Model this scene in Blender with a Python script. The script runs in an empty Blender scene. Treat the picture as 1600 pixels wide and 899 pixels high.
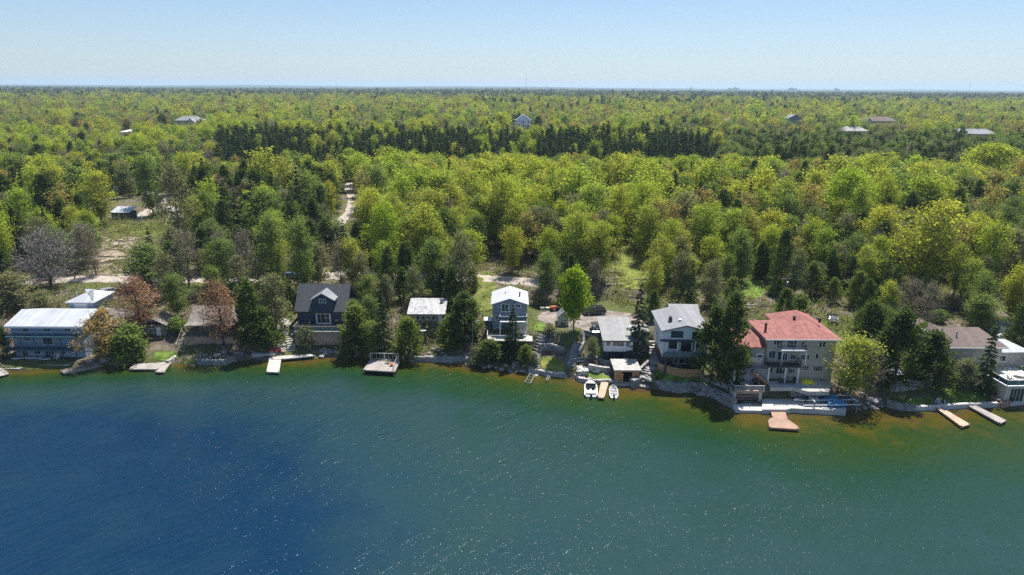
import bpy, math, random
import numpy as np
from mathutils import Matrix, Vector
from mathutils.geometry import delaunay_2d_cdt
R = math.radians
S = bpy.context.scene
COL = S.collection
random.seed(7)

# ------------------------------------------------------------------ camera
HC = 50.0                      # drone height above the lake, metres
FPX = 1067.0                   # focal length in pixels of the 1600 px photograph
PITCH, ROLL = R(16.35), R(0.37)
cam_d = bpy.data.cameras.new('camera'); cam = bpy.data.objects.new('camera', cam_d); COL.objects.link(cam)
cam_d.sensor_width = 36.0; cam_d.lens = 36.0 * FPX / 1600.0
cam_d.clip_start = 0.5; cam_d.clip_end = 60000
CM = Matrix.Translation((0, 0, HC)) @ Matrix.Rotation(R(90) - PITCH, 4, 'X') @ Matrix.Rotation(ROLL, 4, 'Z')
cam.matrix_world = CM
S.camera = cam
# ------------------------------------------------------------------ world and sun
SUN_EL, SUN_AZ = R(64), R(23)          # azimuth: degrees to the right of straight ahead (+Y)
w = bpy.data.worlds.new('World'); S.world = w; w.use_nodes = True
nt = w.node_tree; nt.nodes.clear()
sky = nt.nodes.new('ShaderNodeTexSky'); sky.sky_type = 'NISHITA'; sky.sun_disc = False
sky.sun_elevation = SUN_EL; sky.sun_rotation = SUN_AZ
sky.altitude = 100; sky.air_density = 1.0; sky.dust_density = .35; sky.ozone_density = 3.0
bg = nt.nodes.new('ShaderNodeBackground'); bg.inputs['Strength'].default_value = 0.078
wo = nt.nodes.new('ShaderNodeOutputWorld')
gm = nt.nodes.new('ShaderNodeGamma'); gm.inputs[1].default_value = .78; nt.links.new(sky.outputs[0], gm.inputs[0])
tint = nt.nodes.new('ShaderNodeVectorMath'); tint.operation = 'MULTIPLY'; tint.inputs[1].default_value = (1.19, 1.34, 1.54); nt.links.new(gm.outputs[0], tint.inputs[0])
nt.links.new(tint.outputs[0], bg.inputs[0]); nt.links.new(bg.outputs[0], wo.inputs[0])
sl = bpy.data.lights.new('sun', 'SUN'); sl.energy = 5.0; sl.angle = R(0.53); sl.color = (1, .955, .88)
sun = bpy.data.objects.new('sun', sl); COL.objects.link(sun)
sdir = Vector((math.sin(SUN_AZ) * math.cos(SUN_EL), math.cos(SUN_AZ) * math.cos(SUN_EL), math.sin(SUN_EL)))
sun.rotation_euler = sdir.to_track_quat('Z', 'Y').to_euler()
S.view_settings.view_transform = 'Standard'; S.view_settings.look = 'None'
S.view_settings.exposure = 0.66; S.view_settings.gamma = 1.0
S.cycles.max_bounces = 5; S.cycles.diffuse_bounces = 3; S.cycles.glossy_bounces = 2
S.cycles.transmission_bounces = 3; S.cycles.volume_bounces = 1; S.cycles.transparent_max_bounces = 4
S.cycles.use_denoising = False; S.cycles.caustics_reflective = False; S.cycles.caustics_refractive = False
S.cycles.sample_clamp_indirect = 4; S.cycles.sample_clamp_direct = 4

# ------------------------------------------------------------------ pixel rays
R3 = CM.to_3x3()
def ray(px, py):
    return (R3 @ Vector(((px - 800) / FPX, (449.5 - py) / FPX, -1))).normalized()
def proj(x, y, z):                     # world (arrays ok) -> pixel of the photograph
    a = np.array(R3.transposed())
    dx, dy, dz = x, y, z - HC
    cx = a[0][0]*dx + a[0][1]*dy + a[0][2]*dz
    cy = a[1][0]*dx + a[1][1]*dy + a[1][2]*dz
    cz = a[2][0]*dx + a[2][1]*dy + a[2][2]*dz
    return 800 + FPX*cx/(-cz), 449.5 - FPX*cy/(-cz)
def U(px, py, D):                      # point on the vertical plane y = D
    d = ray(px, py); t = D / d.y
    return d.x*t, HC + d.z*t
def PZ(px, py, z=0.0):                 # point on the horizontal plane z
    d = ray(px, py); t = (z - HC) / d.z
    return d.x*t, d.y*t

# ------------------------------------------------------------------ value noise in numpy
_rng = np.random.RandomState(3)
_tab = _rng.rand(256, 256)
def vnoise(x, y):
    x = np.asarray(x, float); y = np.asarray(y, float)
    xi = np.floor(x).astype(int); yi = np.floor(y).astype(int)
    fx = x - xi; fy = y - yi
    fx = fx*fx*(3-2*fx); fy = fy*fy*(3-2*fy)
    g = lambda i, j: _tab[(xi+i) & 255, (yi+j) & 255]
    return (g(0,0)*(1-fx)+g(1,0)*fx)*(1-fy) + (g(0,1)*(1-fx)+g(1,1)*fx)*fy
def fbm(x, y, o=3):
    v = 0; a = .5
    for k in range(o):
        v = v + a*(vnoise(x*2**k+17*k, y*2**k+9*k)-.5); a *= .5
    return v

# ------------------------------------------------------------------ shoreline and terrain
SH_PX = [(-260,590),(-120,588),(0,580),(60,578),(118,577),(150,572),(205,571),(262,566),(300,571),(350,569),(395,562),(420,566),(455,563),(500,560),(560,557),
         (600,566),(640,562),(700,568),(745,572),(800,580),(840,586),(880,588),(905,595),(940,600),(960,603),(1000,606),(1020,608),(1060,612),(1110,620),(1140,633),
         (1190,640),(1240,640),(1330,641),(1380,637),(1420,634),(1470,636),(1530,632),(1600,627),(1720,625),(1900,640)]
_sx = []; _sy = []
for a, b in SH_PX:
    q = PZ(a, b); _sx.append(q[0]); _sy.append(q[1])
_sx = [-4000, -600] + _sx + [600, 4000]; _sy = [400, 150] + _sy + [150, 400]
_sx = np.array(_sx); _sy = np.array(_sy)
def shore(x): return np.interp(x, _sx, _sy) + .35*fbm(np.asarray(x)*.6, np.asarray(x)*0, 2)
SP = [-60,-20,-8,-3,-1,0,.8,1.6,5,9,13,20,32,50,90,180,400,800,1500,3000,20000]
ZP = [-14,-7,-3,-1.6,-.7,-.1,.5,.9,2.0,3.5,5.0,6.0,7.0,8.6,9.6,10.5,13,17,19,20,20]
PADS = []      # x0,x1,y0,y1,z,blend
def pad(x0, x1, y0, y1, z, bl=2.5): PADS.append((x0, x1, y0, y1, z, bl))
def pad_px(px0, py0, px1, py1, z, bl=2.5):   # pixel rect of a level area at height z
    xs_ = []; 
    a = PZ(px0, py1, z); b = PZ(px1, py1, z); c = PZ(px0, py0, z); d = PZ(px1, py0, z)
    pad(max(a[0], c[0]) if a[0] < 0 else min(a[0], c[0]), max(b[0], d[0]) if b[0] > 0 else min(b[0], d[0]), min(a[1], b[1]), max(c[1], d[1]), z, bl)
def T(x, y):
    x = np.asarray(x, float); y = np.asarray(y, float)
    s = y - shore(x)
    z = np.interp(s, SP, ZP)
    amp = np.clip((s-2)/40, 0, 1)
    z = z + amp*(1.6*fbm(x*.03, y*.03, 3) + .5*fbm(x*.15, y*.15, 2))
    far = np.clip((s-500)/1500, 0, 1)
    z = z + far*14*fbm(x*.0012, y*.0012, 3) + .25*np.clip(s/3, 0, 1)*fbm(x*.9, y*.9, 2)
    for (x0, x1, y0, y1, pz, bl) in PADS:
        d = np.sqrt(np.maximum(0, np.maximum(x0-x, x-x1))**2 + np.maximum(0, np.maximum(y0-y, y-y1))**2)
        k = np.clip(1-d/bl, 0, 1)
        k = np.where(s > .3, k, 0)
        z = z*(1-k) + pz*k
    return z
def Tz(x, y): return float(T(x, y))
_ds = np.concatenate([np.arange(60, 330, .4), np.arange(330, 4000, 4)])
def G(px, py):                          # where the ray of a pixel meets the ground
    d = ray(px, py)
    xx = d.x/d.y*_ds; zz = HC + d.z/d.y*_ds
    below = np.nonzero(zz < T(xx, _ds))[0]
    i = below[0] if len(below) else len(_ds)-1
    D = _ds[i]
    return d.x/d.y*D, D, Tz(d.x/d.y*D, D)

# ------------------------------------------------------------------ materials
MATS = {}
def nm(name):
    m = bpy.data.materials.new(name); m.use_nodes = True
    t = m.node_tree; t.nodes.clear(); MATS[name] = m
    return m, t
def mat(name, col, rough=.6, var=.15, scale=1.2, metal=0, bump=0, spec=.5, band=None, bcol=None, emis=None):
    """plain surface with blotchy wear; band=(axis, width m, dark factor) for boards, seams, courses"""
    if name in MATS: return MATS[name]
    m, t = nm(name); N = t.nodes.new; L = t.links.new
    o = N('ShaderNodeOutputMaterial'); p = N('ShaderNodeBsdfPrincipled'); L(p.outputs[0], o.inputs[0])
    p.inputs['Roughness'].default_value = rough; p.inputs['Metallic'].default_value = metal
    p.inputs['Specular IOR Level'].default_value = spec
    tc = N('ShaderNodeTexCoord'); n = N('ShaderNodeTexNoise'); n.inputs['Scale'].default_value = scale; n.inputs['Detail'].default_value = 6
    L(tc.outputs['Object'], n.inputs['Vector'])
    r = N('ShaderNodeValToRGB'); L(n.outputs['Fac'], r.inputs[0])
    r.color_ramp.elements[0].position = .3; r.color_ramp.elements[1].position = .7
    r.color_ramp.elements[0].color = [c*(1-var) for c in col] + [1]
    r.color_ramp.elements[1].color = [min(1, c*(1+var)) for c in (bcol or col)] + [1]
    out = r.outputs[0]; h = n.outputs['Fac']
    if band:
        ax, wd, dk = band
        sp = N('ShaderNodeSeparateXYZ'); L(tc.outputs['Object'], sp.inputs[0])
        dv = N('ShaderNodeMath'); dv.operation = 'DIVIDE'; L(sp.outputs['XYZ'.index(ax)], dv.inputs[0]); dv.inputs[1].default_value = wd
        fr = N('ShaderNodeMath'); fr.operation = 'FRACT'; L(dv.outputs[0], fr.inputs[0])
        lt = N('ShaderNodeMath'); lt.operation = 'LESS_THAN'; L(fr.outputs[0], lt.inputs[0]); lt.inputs[1].default_value = .16
        fl = N('ShaderNodeMath'); fl.operation = 'FLOOR'; L(dv.outputs[0], fl.inputs[0])
        wn = N('ShaderNodeTexWhiteNoise'); wn.noise_dimensions = '1D'; L(fl.outputs[0], wn.inputs['W'])
        ma = N('ShaderNodeMath'); ma.operation = 'MULTIPLY_ADD'; L(wn.outputs[0], ma.inputs[0]); ma.inputs[1].default_value = .22; ma.inputs[2].default_value = .86
        k = N('ShaderNodeMath'); k.operation = 'MULTIPLY_ADD'; L(lt.outputs[0], k.inputs[0]); k.inputs[1].default_value = -dk; L(ma.outputs[0], k.inputs[2])
        mx = N('ShaderNodeVectorMath'); mx.operation = 'SCALE'; L(out, mx.inputs[0]); L(k.outputs[0], mx.inputs['Scale'])
        out = mx.outputs[0]
    L(out, p.inputs['Base Color'])
    if bump:
        b = N('ShaderNodeBump'); b.inputs['Strength'].default_value = bump; b.inputs['Distance'].default_value = .05
        L(h, b.inputs['Height']); L(b.outputs[0], p.inputs['Normal'])
    if emis: p.inputs['Emission Color'].default_value = (*emis, 1)
    return m
def stone_mat(name, c1, c2, scale=1.6, rough=.85):
    m, t = nm(name); N = t.nodes.new; L = t.links.new
    o = N('ShaderNodeOutputMaterial'); p = N('ShaderNodeBsdfPrincipled'); L(p.outputs[0], o.inputs[0]); p.inputs['Roughness'].default_value = rough
    tc = N('ShaderNodeTexCoord'); v = N('ShaderNodeTexVoronoi'); v.inputs['Scale'].default_value = scale
    mp = N('ShaderNodeMapping'); mp.inputs['Scale'].default_value = (1, 1, 2); L(tc.outputs['Object'], mp.inputs[0]); L(mp.outputs[0], v.inputs['Vector'])
    v2 = N('ShaderNodeTexVoronoi'); v2.feature = 'DISTANCE_TO_EDGE'; v2.inputs['Scale'].default_value = scale; L(mp.outputs[0], v2.inputs['Vector'])
    sx = N('ShaderNodeSeparateColor'); L(v.outputs['Color'], sx.inputs[0])
    r = N('ShaderNodeValToRGB'); L(sx.outputs[0], r.inputs[0]); r.color_ramp.elements[0].color = (*c1, 1); r.color_ramp.elements[1].color = (*c2, 1)
    e = N('ShaderNodeValToRGB'); L(v2.outputs['Distance'], e.inputs[0]); e.color_ramp.elements[0].color = (.18, .17, .16, 1); e.color_ramp.elements[1].position = .08
    mx = N('ShaderNodeMix'); mx.data_type = 'RGBA'; mx.blend_type = 'MULTIPLY'; mx.inputs['Factor'].default_value = 1
    L(r.outputs[0], mx.inputs['A']); L(e.outputs[0], mx.inputs['B']); L(mx.outputs['Result'], p.inputs['Base Color'])
    b = N('ShaderNodeBump'); b.inputs['Strength'].default_value = .7; b.inputs['Distance'].default_value = .12; L(v2.outputs['Distance'], b.inputs['Height']); L(b.outputs[0], p.inputs['Normal'])
    return m
def leaf_mat(name, cols, transl=.4):
    """foliage: hue differs from tree to tree (object random) and from leaf clump to leaf clump (mesh attribute)"""
    m, t = nm(name); N = t.nodes.new; L = t.links.new
    o = N('ShaderNodeOutputMaterial'); oi = N('ShaderNodeObjectInfo')
    r = N('ShaderNodeValToRGB'); L(oi.outputs['Random'], r.inputs[0])
    el = r.color_ramp.elements; el[0].color = (*cols[0], 1); el[1].color = (*cols[-1], 1)
    for i, c in enumerate(cols[1:-1]):
        e = el.new((i+1)/(len(cols)-1)); e.color = (*c, 1)
    at = N('ShaderNodeAttribute'); at.attribute_name = 'v'
    ma = N('ShaderNodeMath'); ma.operation = 'MULTIPLY_ADD'; L(at.outputs['Fac'], ma.inputs[0]); ma.inputs[1].default_value = .6; ma.inputs[2].default_value = .72
    sc = N('ShaderNodeVectorMath'); sc.operation = 'SCALE'; L(r.outputs[0], sc.inputs[0]); L(ma.outputs[0], sc.inputs['Scale'])
    d = N('ShaderNodeBsdfDiffuse'); tr = N('ShaderNodeBsdfTranslucent'); L(sc.outputs[0], d.inputs[0])
    tm = N('ShaderNodeVectorMath'); tm.operation = 'MULTIPLY'; L(sc.outputs[0], tm.inputs[0]); tm.inputs[1].default_value = (1.25, 1.3, .8)
    L(tm.outputs[0], tr.inputs[0])
    mx = N('ShaderNodeMixShader'); mx.inputs[0].default_value = transl; L(d.outputs[0], mx.inputs[1]); L(tr.outputs[0], mx.inputs[2]); L(mx.outputs[0], o.inputs[0])
    return m
leaf_mat('leaf_yellow', [(.39,.42,.055),(.29,.38,.055),(.43,.42,.06),(.27,.35,.06),(.39,.385,.075),(.33,.42,.05)], .52)
leaf_mat('leaf_green', [(0.157,0.224,0.062),(0.202,0.269,0.067),(0.168,0.224,0.073),(0.224,0.280,0.067)], .45)
leaf_mat('leaf_lime', [(.27,.36,.035),(.28,.36,.035)], .5)
leaf_mat('leaf_gold', [(0.370,0.314,0.090),(0.358,0.274,0.095),(0.336,0.314,0.078),(0.325,0.252,0.101)], .45)
leaf_mat('leaf_olive', [(0.190,0.213,0.090),(0.235,0.235,0.106),(0.213,0.213,0.112),(0.162,0.196,0.078)], .4)
leaf_mat('leaf_brown', [(0.235,0.202,0.140),(0.269,0.230,0.146),(0.224,0.218,0.140),(0.280,0.235,0.151)], .3)
leaf_mat('leaf_rust', [(.36,.20,.12),(.40,.22,.13)], .35)
leaf_mat('leaf_amber', [(.42,.30,.11),(.44,.31,.12)], .35)
leaf_mat('leaf_cedar', [(.085,.125,.035),(.11,.15,.04),(.12,.155,.045),(.08,.115,.038)], .35)
leaf_mat('leaf_cedar_light', [(.15,.20,.05),(.18,.22,.055),(.14,.185,.055)], .4)
leaf_mat('leaf_pine', [(.055,.088,.034),(.064,.098,.036),(.085,.118,.038),(.05,.08,.034),(.075,.105,.04)], .3)
leaf_mat('twig_grey', [(0.336,0.308,0.280),(0.403,0.370,0.336)], .1)
mat('bark', (.10,.083,.07), .95, .3, 3)
mat('bark_pale', (.19,.17,.15), .95, .3, 3)
stone_mat('fieldstone', (.20,.19,.185), (.42,.40,.38))
stone_mat('limestone', (.36,.34,.31), (.52,.50,.46), 1.1)
mat('boulder', (.30,.285,.265), .9, .35, 1.5, bump=.5)
mat('concrete', (.38,.37,.35), .85, .2, .8)
mat('concrete_pale', (.52,.50,.47), .85, .15, .7)
mat('white_metal_roof', (.47,.49,.52), .42, .08, .6, band=('X', .45, .10))
mat('white_metal_roof_side', (.49,.505,.52), .42, .08, .6, band=('Y', .45, .12))
mat('silver_roof', (.34,.34,.345), .55, .5, 1.5, metal=.1, band=('X', .6, .28))
mat('grey_roof_pale', (.20,.20,.205), .5, .18, .9, band=('X', .45, .22))
mat('grey_roof', (.22,.225,.235), .6, .12, 1.4, band=('X', .9, .08))
mat('charcoal_shingle', (.050,.055,.065), .75, .2, 2.5, band=('X', .5, .05))
mat('brown_shingle', (.155,.115,.10), .85, .2, 1.8, band=('X', 1.1, .05))
mat('weathered_shingle', (.23,.20,.175), .9, .3, 1.4, band=('X', .5, .12))
mat('red_tile', (.31,.118,.098), .85, .22, 1.5, band=('X', .33, .3))
mat('blue_siding', (.31,.39,.52), .7, .07, .7, band=('Z', .22, .12))
mat('teal_trim', (.035,.10,.14), .55, .1)
mat('navy_siding', (.014,.036,.080), .6, .15, 1, band=('X', .3, .2))
mat('slate_siding', (.20,.245,.29), .7, .08, .8, band=('Z', .2, .16))
mat('white_siding', (.80,.81,.82), .6, .05, .7, band=('Z', .22, .07))
mat('white_paint', (.78,.78,.76), .5, .06)
mat('tan_brick', (.55,.48,.39), .85, .12, 2, band=('Z', .2, .07))
mat('grey_brick', (.44,.40,.35), .85, .15, 2, band=('Z', .2, .07))
mat('log_brown', (.16,.10,.065), .75, .2, 1.5, band=('Z', .28, .4))
mat('cream', (.6,.55,.45), .6, .08)
mat('cedar_wood', (.58,.32,.14), .65, .2, 1.5, band=('X', .16, .3))
mat('deck_wood', (.46,.33,.24), .75, .15, 1.5, band=('Y', .28, .28))
mat('deck_red', (.34,.21,.145), .75, .15, 1.5, band=('Y', .28, .28))
mat('deck_grey', (.33,.30,.27), .85, .2, 1.5, band=('X', .3, .28))
mat('deck_pale', (.50,.465,.42), .85, .15, 1.5, band=('Y', .3, .22))
mat('old_wood', (.22,.185,.15), .85, .25, 1.5, band=('X', .2, .3))
mat('black_metal', (.02,.02,.022), .45, .2)
mat('dark_wall', (.055,.055,.06), .7, .2)
mat('grey_metal', (.35,.36,.37), .4, .15, metal=.7)
mat('window_glass', (.018,.026,.035), .08, .3, .8, spec=.8)
mat('balcony_glass', (.10,.16,.18), .1, .1, spec=.8)
mat('terracotta_paving', (.42,.25,.19), .85, .2, 2)
mat('car_black', (.012,.013,.016), .25, .1, spec=.8)
mat('car_blue', (.06,.10,.22), .25, .1, spec=.8)
mat('car_grey', (.25,.26,.27), .3, .1, spec=.7)
mat('car_red', (.28,.03,.02), .35, .1)
mat('tyre', (.015,.015,.015), .9, .1)
mat('red_paint', (.50,.02,.03), .5, .1)
mat('orange_paint', (.5,.12,.05), .5, .1)
mat('yellow_vinyl', (.70,.60,.03), .45, .08)
mat('blue_tarp', (.03,.17,.36), .5, .25, 2)
mat('pale_fabric', (.55,.53,.50), .9, .1)
mat('dark_fabric', (.03,.03,.035), .9, .1)
mat('fibreglass', (.74,.73,.70), .3, .05)
mat('hull_dark', (.08,.09,.12), .35, .1)
mat('cushion', (.45,.42,.38), .8, .1)

# ------------------------------------------------------------------ mesh helpers
class MB:
    def __init__(s): s.v = []; s.f = []
    def add(s, vs, fs, M=None):
        b = len(s.v)
        for p in vs:
            s.v.append(tuple(M @ Vector(p)) if M is not None else tuple(p))
        s.f += [tuple(b+i for i in f) for f in fs]
        return s
    def box(s, x0, x1, y0, y1, z0, z1, M=None):
        vs = [(x0,y0,z0),(x1,y0,z0),(x1,y1,z0),(x0,y1,z0),(x0,y0,z1),(x1,y0,z1),(x1,y1,z1),(x0,y1,z1)]
        return s.add(vs, [(0,3,2,1),(4,5,6,7),(0,1,5,4),(1,2,6,5),(2,3,7,6),(3,0,4,7)], M)
    def prism(s, prof, a, b, axis='Y', M=None):       # profile [(u, z)] extruded along an axis
        n = len(prof)
        P = (lambda u, z, t: (u, t, z)) if axis == 'Y' else (lambda u, z, t: (t, u, z))
        vs = [P(u, z, a) for u, z in prof] + [P(u, z, b) for u, z in prof]
        fs = [tuple(range(n)), tuple(reversed(range(n, 2*n)))] + [(i, i+n, (i+1) % n+n, (i+1) % n) for i in range(n)]
        return s.add(vs, fs, M)
    def slab(s, poly, z0, z1):                        # horizontal polygon with thickness
        n = len(poly)
        vs = [(x, y, z0) for x, y in poly] + [(x, y, z1) for x, y in poly]
        return s.add(vs, [tuple(reversed(range(n))), tuple(range(n, 2*n))] + [(i, (i+1) % n, (i+1) % n+n, i+n) for i in range(n)])
    def tube(s, p, q, r0, r1=None, n=6):
        p = Vector(p); q = Vector(q); r1 = r0 if r1 is None else r1
        d = (q-p).normalized(); a = d.orthogonal().normalized(); b = d.cross(a)
        vs = []
        for c, r in ((p, r0), (q, r1)):
            for i in range(n):
                t = 2*math.pi*i/n; vs.append(c + a*math.cos(t)*r + b*math.sin(t)*r)
        fs = [(i, (i+1) % n, (i+1) % n+n, i+n) for i in range(n)] + [tuple(reversed(range(n))), tuple(range(n, 2*n))]
        return s.add(vs, fs)
    def lathe(s, prof, cx=0, cy=0, n=16, M=None):     # [(r, z)]
        vs = []; fs = []
        for r, z in prof:
            for i in range(n):
                t = 2*math.pi*i/n; vs.append((cx+r*math.cos(t), cy+r*math.sin(t), z))
        for k in range(len(prof)-1):
            for i in range(n): fs.append((k*n+i, k*n+(i+1) % n, (k+1)*n+(i+1) % n, (k+1)*n+i))
        fs += [tuple(reversed(range(n))), tuple(range((len(prof)-1)*n, len(prof)*n))]
        return s.add(vs, fs, M)
    def loft(s, secs, M=None):                        # list of equal length closed sections
        n = len(secs[0]); vs = [p for q in secs for p in q]; fs = []
        for k in range(len(secs)-1):
            for i in range(n): fs.append((k*n+i, k*n+(i+1) % n, (k+1)*n+(i+1) % n, (k+1)*n+i))
        fs += [tuple(reversed(range(n))), tuple(range((len(secs)-1)*n, len(secs)*n))]
        return s.add(vs, fs, M)
    def build(s, name, m, parent=None, smooth=False):
        me = bpy.data.meshes.new(name); me.from_pydata(s.v, [], s.f); me.validate(); me.update()
        if isinstance(m, str): m = MATS[m]
        me.materials.append(m)
        if smooth: me.shade_smooth()
        o = bpy.data.objects.new(name, me); COL.objects.link(o)
        if parent: o.parent = parent
        return o
def tag(o, label, cat, group=None):
    o['label'] = label; o['category'] = cat
    if group: o['group'] = group
    return o
def thing(name, label, cat, loc=(0,0,0), rz=0, group=None):
    o = bpy.data.objects.new(name, None); COL.objects.link(o); o.empty_display_size = .5
    o.location = loc; o.rotation_euler = (0, 0, rz)
    return tag(o, label, cat, group)
def copy_tree(o, parent=None):
    c = o.copy(); COL.objects.link(c)
    if parent: c.parent = parent
    for ch in [k for k in o.children]: copy_tree(ch, c)
    return c
def raw_mesh(name, V, F4, mats, attr=None, midx=None, F3=None):
    """numpy quads -> mesh"""
    me = bpy.data.meshes.new(name)
    nv, nf = len(V), len(F4)
    me.vertices.add(nv); me.vertices.foreach_set('co', np.asarray(V, np.float32).ravel())
    me.loops.add(nf*4); me.loops.foreach_set('vertex_index', np.asarray(F4, np.int32).ravel())
    me.polygons.add(nf); me.polygons.foreach_set('loop_start', np.arange(0, nf*4, 4, dtype=np.int32)); me.polygons.foreach_set('loop_total', np.full(nf, 4, np.int32))
    for m in mats: me.materials.append(MATS[m])
    if midx is not None: me.polygons.foreach_set('material_index', np.asarray(midx, np.int32))
    if attr is not None:
        a = me.attributes.new('v', 'FLOAT', 'FACE'); a.data.foreach_set('value', np.asarray(attr, np.float32))
    me.update(calc_edges=True)
    return me
def set_kind(o, k): o['kind'] = k; return o

# ================================================================== LEVEL AREAS THE HOUSES STAND ON
def wx(px, D, z=3): return U(px, 500, D)[0]
pad(wx(-10,119.5), wx(150,119.5), 118.3, 131, .75, 2)
pad(wx(288,123), wx(392,123), 124.5, 135, 4.2, 2)
pad(wx(455,126), wx(560,126), 127.5, 138, 4.2, 2)
pad(wx(633,126), wx(700,126), 127, 134, 5, 2)
pad(wx(765,124), wx(832,124), 122.6, 133, 5, 2)
pad(wx(838,128), wx(1010,128), 122, 141, 5.6, 2.5)        # parking court
pad(wx(935,117), wx(1012,117), 113.8, 118, 1.6, .8)
pad(wx(1022,111), wx(1120,111), 109.6, 121, 2.3, 1.5)
pad(wx(1150,106), wx(1300,106), 104.4, 112.5, 3.1, 1.2)
pad(wx(1445,109), wx(1600,109), 108.8, 121, 3.2, 2)
pad_px(160, 325, 330, 347, 9.2, 6)
pad(wx(958,110), wx(1002,110), 109.6, 115, .45, .6)
pad(wx(1193,102), wx(1322,102), 99, 103.3, .7, .8)
pad(wx(1143,103), wx(1192,103), 100, 105.0, .7, .5)

# ================================================================== GROUND
def axis(segs):
    out = []
    for a, b, st in segs: out += list(np.arange(a, b, st))
    return np.array(out + [segs[-1][1]])
gx = axis([(-16000,-4000,1500),(-4000,-1000,250),(-1000,-300,50),(-300,-130,6),(-130,130,.8),(130,300,6),(300,1000,50),(1000,4000,250),(4000,16000,1500)])
gy = axis([(-2000,0,250),(0,90,10),(90,97,1.5),(97,150,.6),(150,320,1.6),(320,600,10),(600,1500,45),(1500,4000,200),(4000,22000,1500)])
GX, GY = np.meshgrid(gx, gy)
GZ = T(GX, GY)
nx, ny = len(gx), len(gy)
idx = np.arange(nx*ny).reshape(ny, nx)
F = np.stack([idx[:-1,:-1], idx[:-1,1:], idx[1:,1:], idx[1:,:-1]], -1).reshape(-1, 4)
m, t = nm('ground'); N = t.nodes.new; L = t.links.new
o_ = N('ShaderNodeOutputMaterial'); p_ = N('ShaderNodeBsdfPrincipled'); p_.inputs['Roughness'].default_value = .95; p_.inputs['Specular IOR Level'].default_value = .1
L(p_.outputs[0], o_.inputs[0]); g_ = N('ShaderNodeNewGeometry')
def noise(sc, det=5):
    n = N('ShaderNodeTexNoise'); n.inputs['Scale'].default_value = sc; n.inputs['Detail'].default_value = det; L(g_.outputs['Position'], n.inputs['Vector']); return n.outputs['Fac']
def ramp(f, els):
    r = N('ShaderNodeValToRGB'); L(f, r.inputs[0]); e = r.color_ramp.elements
    e[0].position, e[0].color = els[0][0], (*els[0][1], 1); e[1].position, e[1].color = els[-1][0], (*els[-1][1], 1)
    for q, c in els[1:-1]: k = e.new(q); k.color = (*c, 1)
    return r.outputs[0]
def mixc(f, a, b):
    x = N('ShaderNodeMix'); x.data_type = 'RGBA'; L(f, x.inputs['Factor']); L(a, x.inputs['A']); L(b, x.inputs['B']); return x.outputs['Result']
litter = ramp(noise(.9, 8), [(.3,(.07,.055,.04)),(.5,(.13,.105,.08)),(.72,(.22,.19,.155))])
grassy = ramp(noise(1.3, 8), [(.3,(.05,.07,.02)),(.7,(.13,.14,.045))])
c1 = mixc(ramp(noise(.09, 4), [(.46,(0,0,0)),(.58,(1,1,1))]), litter, grassy)
L(c1, p_.inputs['Base Color'])
b_ = N('ShaderNodeBump'); b_.inputs['Distance'].default_value = .3; b_.inputs['Strength'].default_value = .6; L(noise(1.6, 8), b_.inputs['Height']); L(b_.outputs[0], p_.inputs['Normal'])
V = np.stack([GX.ravel(), GY.ravel(), GZ.ravel()], -1)
me = raw_mesh('ground', V, F, ['ground']); me.shade_smooth()
go = bpy.data.objects.new('ground', me); COL.objects.link(go); set_kind(go, 'structure')

# ================================================================== LAKE
lx = axis([(-16000,-600,1500),(-600,-140,30),(-140,140,2),(140,600,30),(600,16000,1500)])
ly = axis([(-3000,0,300),(0,60,6),(60,96,1.5),(96,136,.5),(136,160,6)])
LX, LY = np.meshgrid(lx, ly)
sd = shore(LX) - LY
nx, ny = len(lx), len(ly); idx = np.arange(nx*ny).reshape(ny, nx)
F = np.stack([idx[:-1,:-1], idx[:-1,1:], idx[1:,1:], idx[1:,:-1]], -1).reshape(-1, 4)
me = bpy.data.meshes.new('lake')
me = None
m, t = nm('lake_water'); N = t.nodes.new; L = t.links.new
o_ = N('ShaderNodeOutputMaterial'); g_ = N('ShaderNodeNewGeometry')
at = N('ShaderNodeAttribute'); at.attribute_name = 'depth'
n1 = noise(.12, 5); n2 = noise(.55, 6)
def mth(op, a, b=None, c=None):
    k = N('ShaderNodeMath'); k.operation = op
    for i, q in enumerate((a, b, c)):
        if q is None: continue
        if isinstance(q, (int, float)): k.inputs[i].default_value = q
        else: L(q, k.inputs[i])
    return k.outputs[0]
dn = mth('MULTIPLY_ADD', mth('SUBTRACT', n1, .5), .30, at.outputs['Fac'])
edge = mth('SUBTRACT', 1.0, mth('MINIMUM', mth('MULTIPLY', at.outputs['Fac'], 3.0), 1.0))
dn = mth('MULTIPLY_ADD', mth('MULTIPLY', mth('SUBTRACT', n2, .5), edge), .34, dn)
wc = ramp(dn, [(0,(.060,.045,.014)),(.035,(.080,.058,.008)),(.09,(.050,.053,.007)),(.17,(.022,.045,.007)),(.36,(.011,.042,.020)),(.58,(.018,.048,.046)),(.8,(.013,.041,.054)),(1,(.003,.024,.056))])
body = N('ShaderNodeBsdfDiffuse'); L(wc, body.inputs[0])
gl = N('ShaderNodeBsdfGlossy'); gl.inputs['Roughness'].default_value = .05
fr = N('ShaderNodeFresnel'); fr.inputs['IOR'].default_value = 1.33
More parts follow.
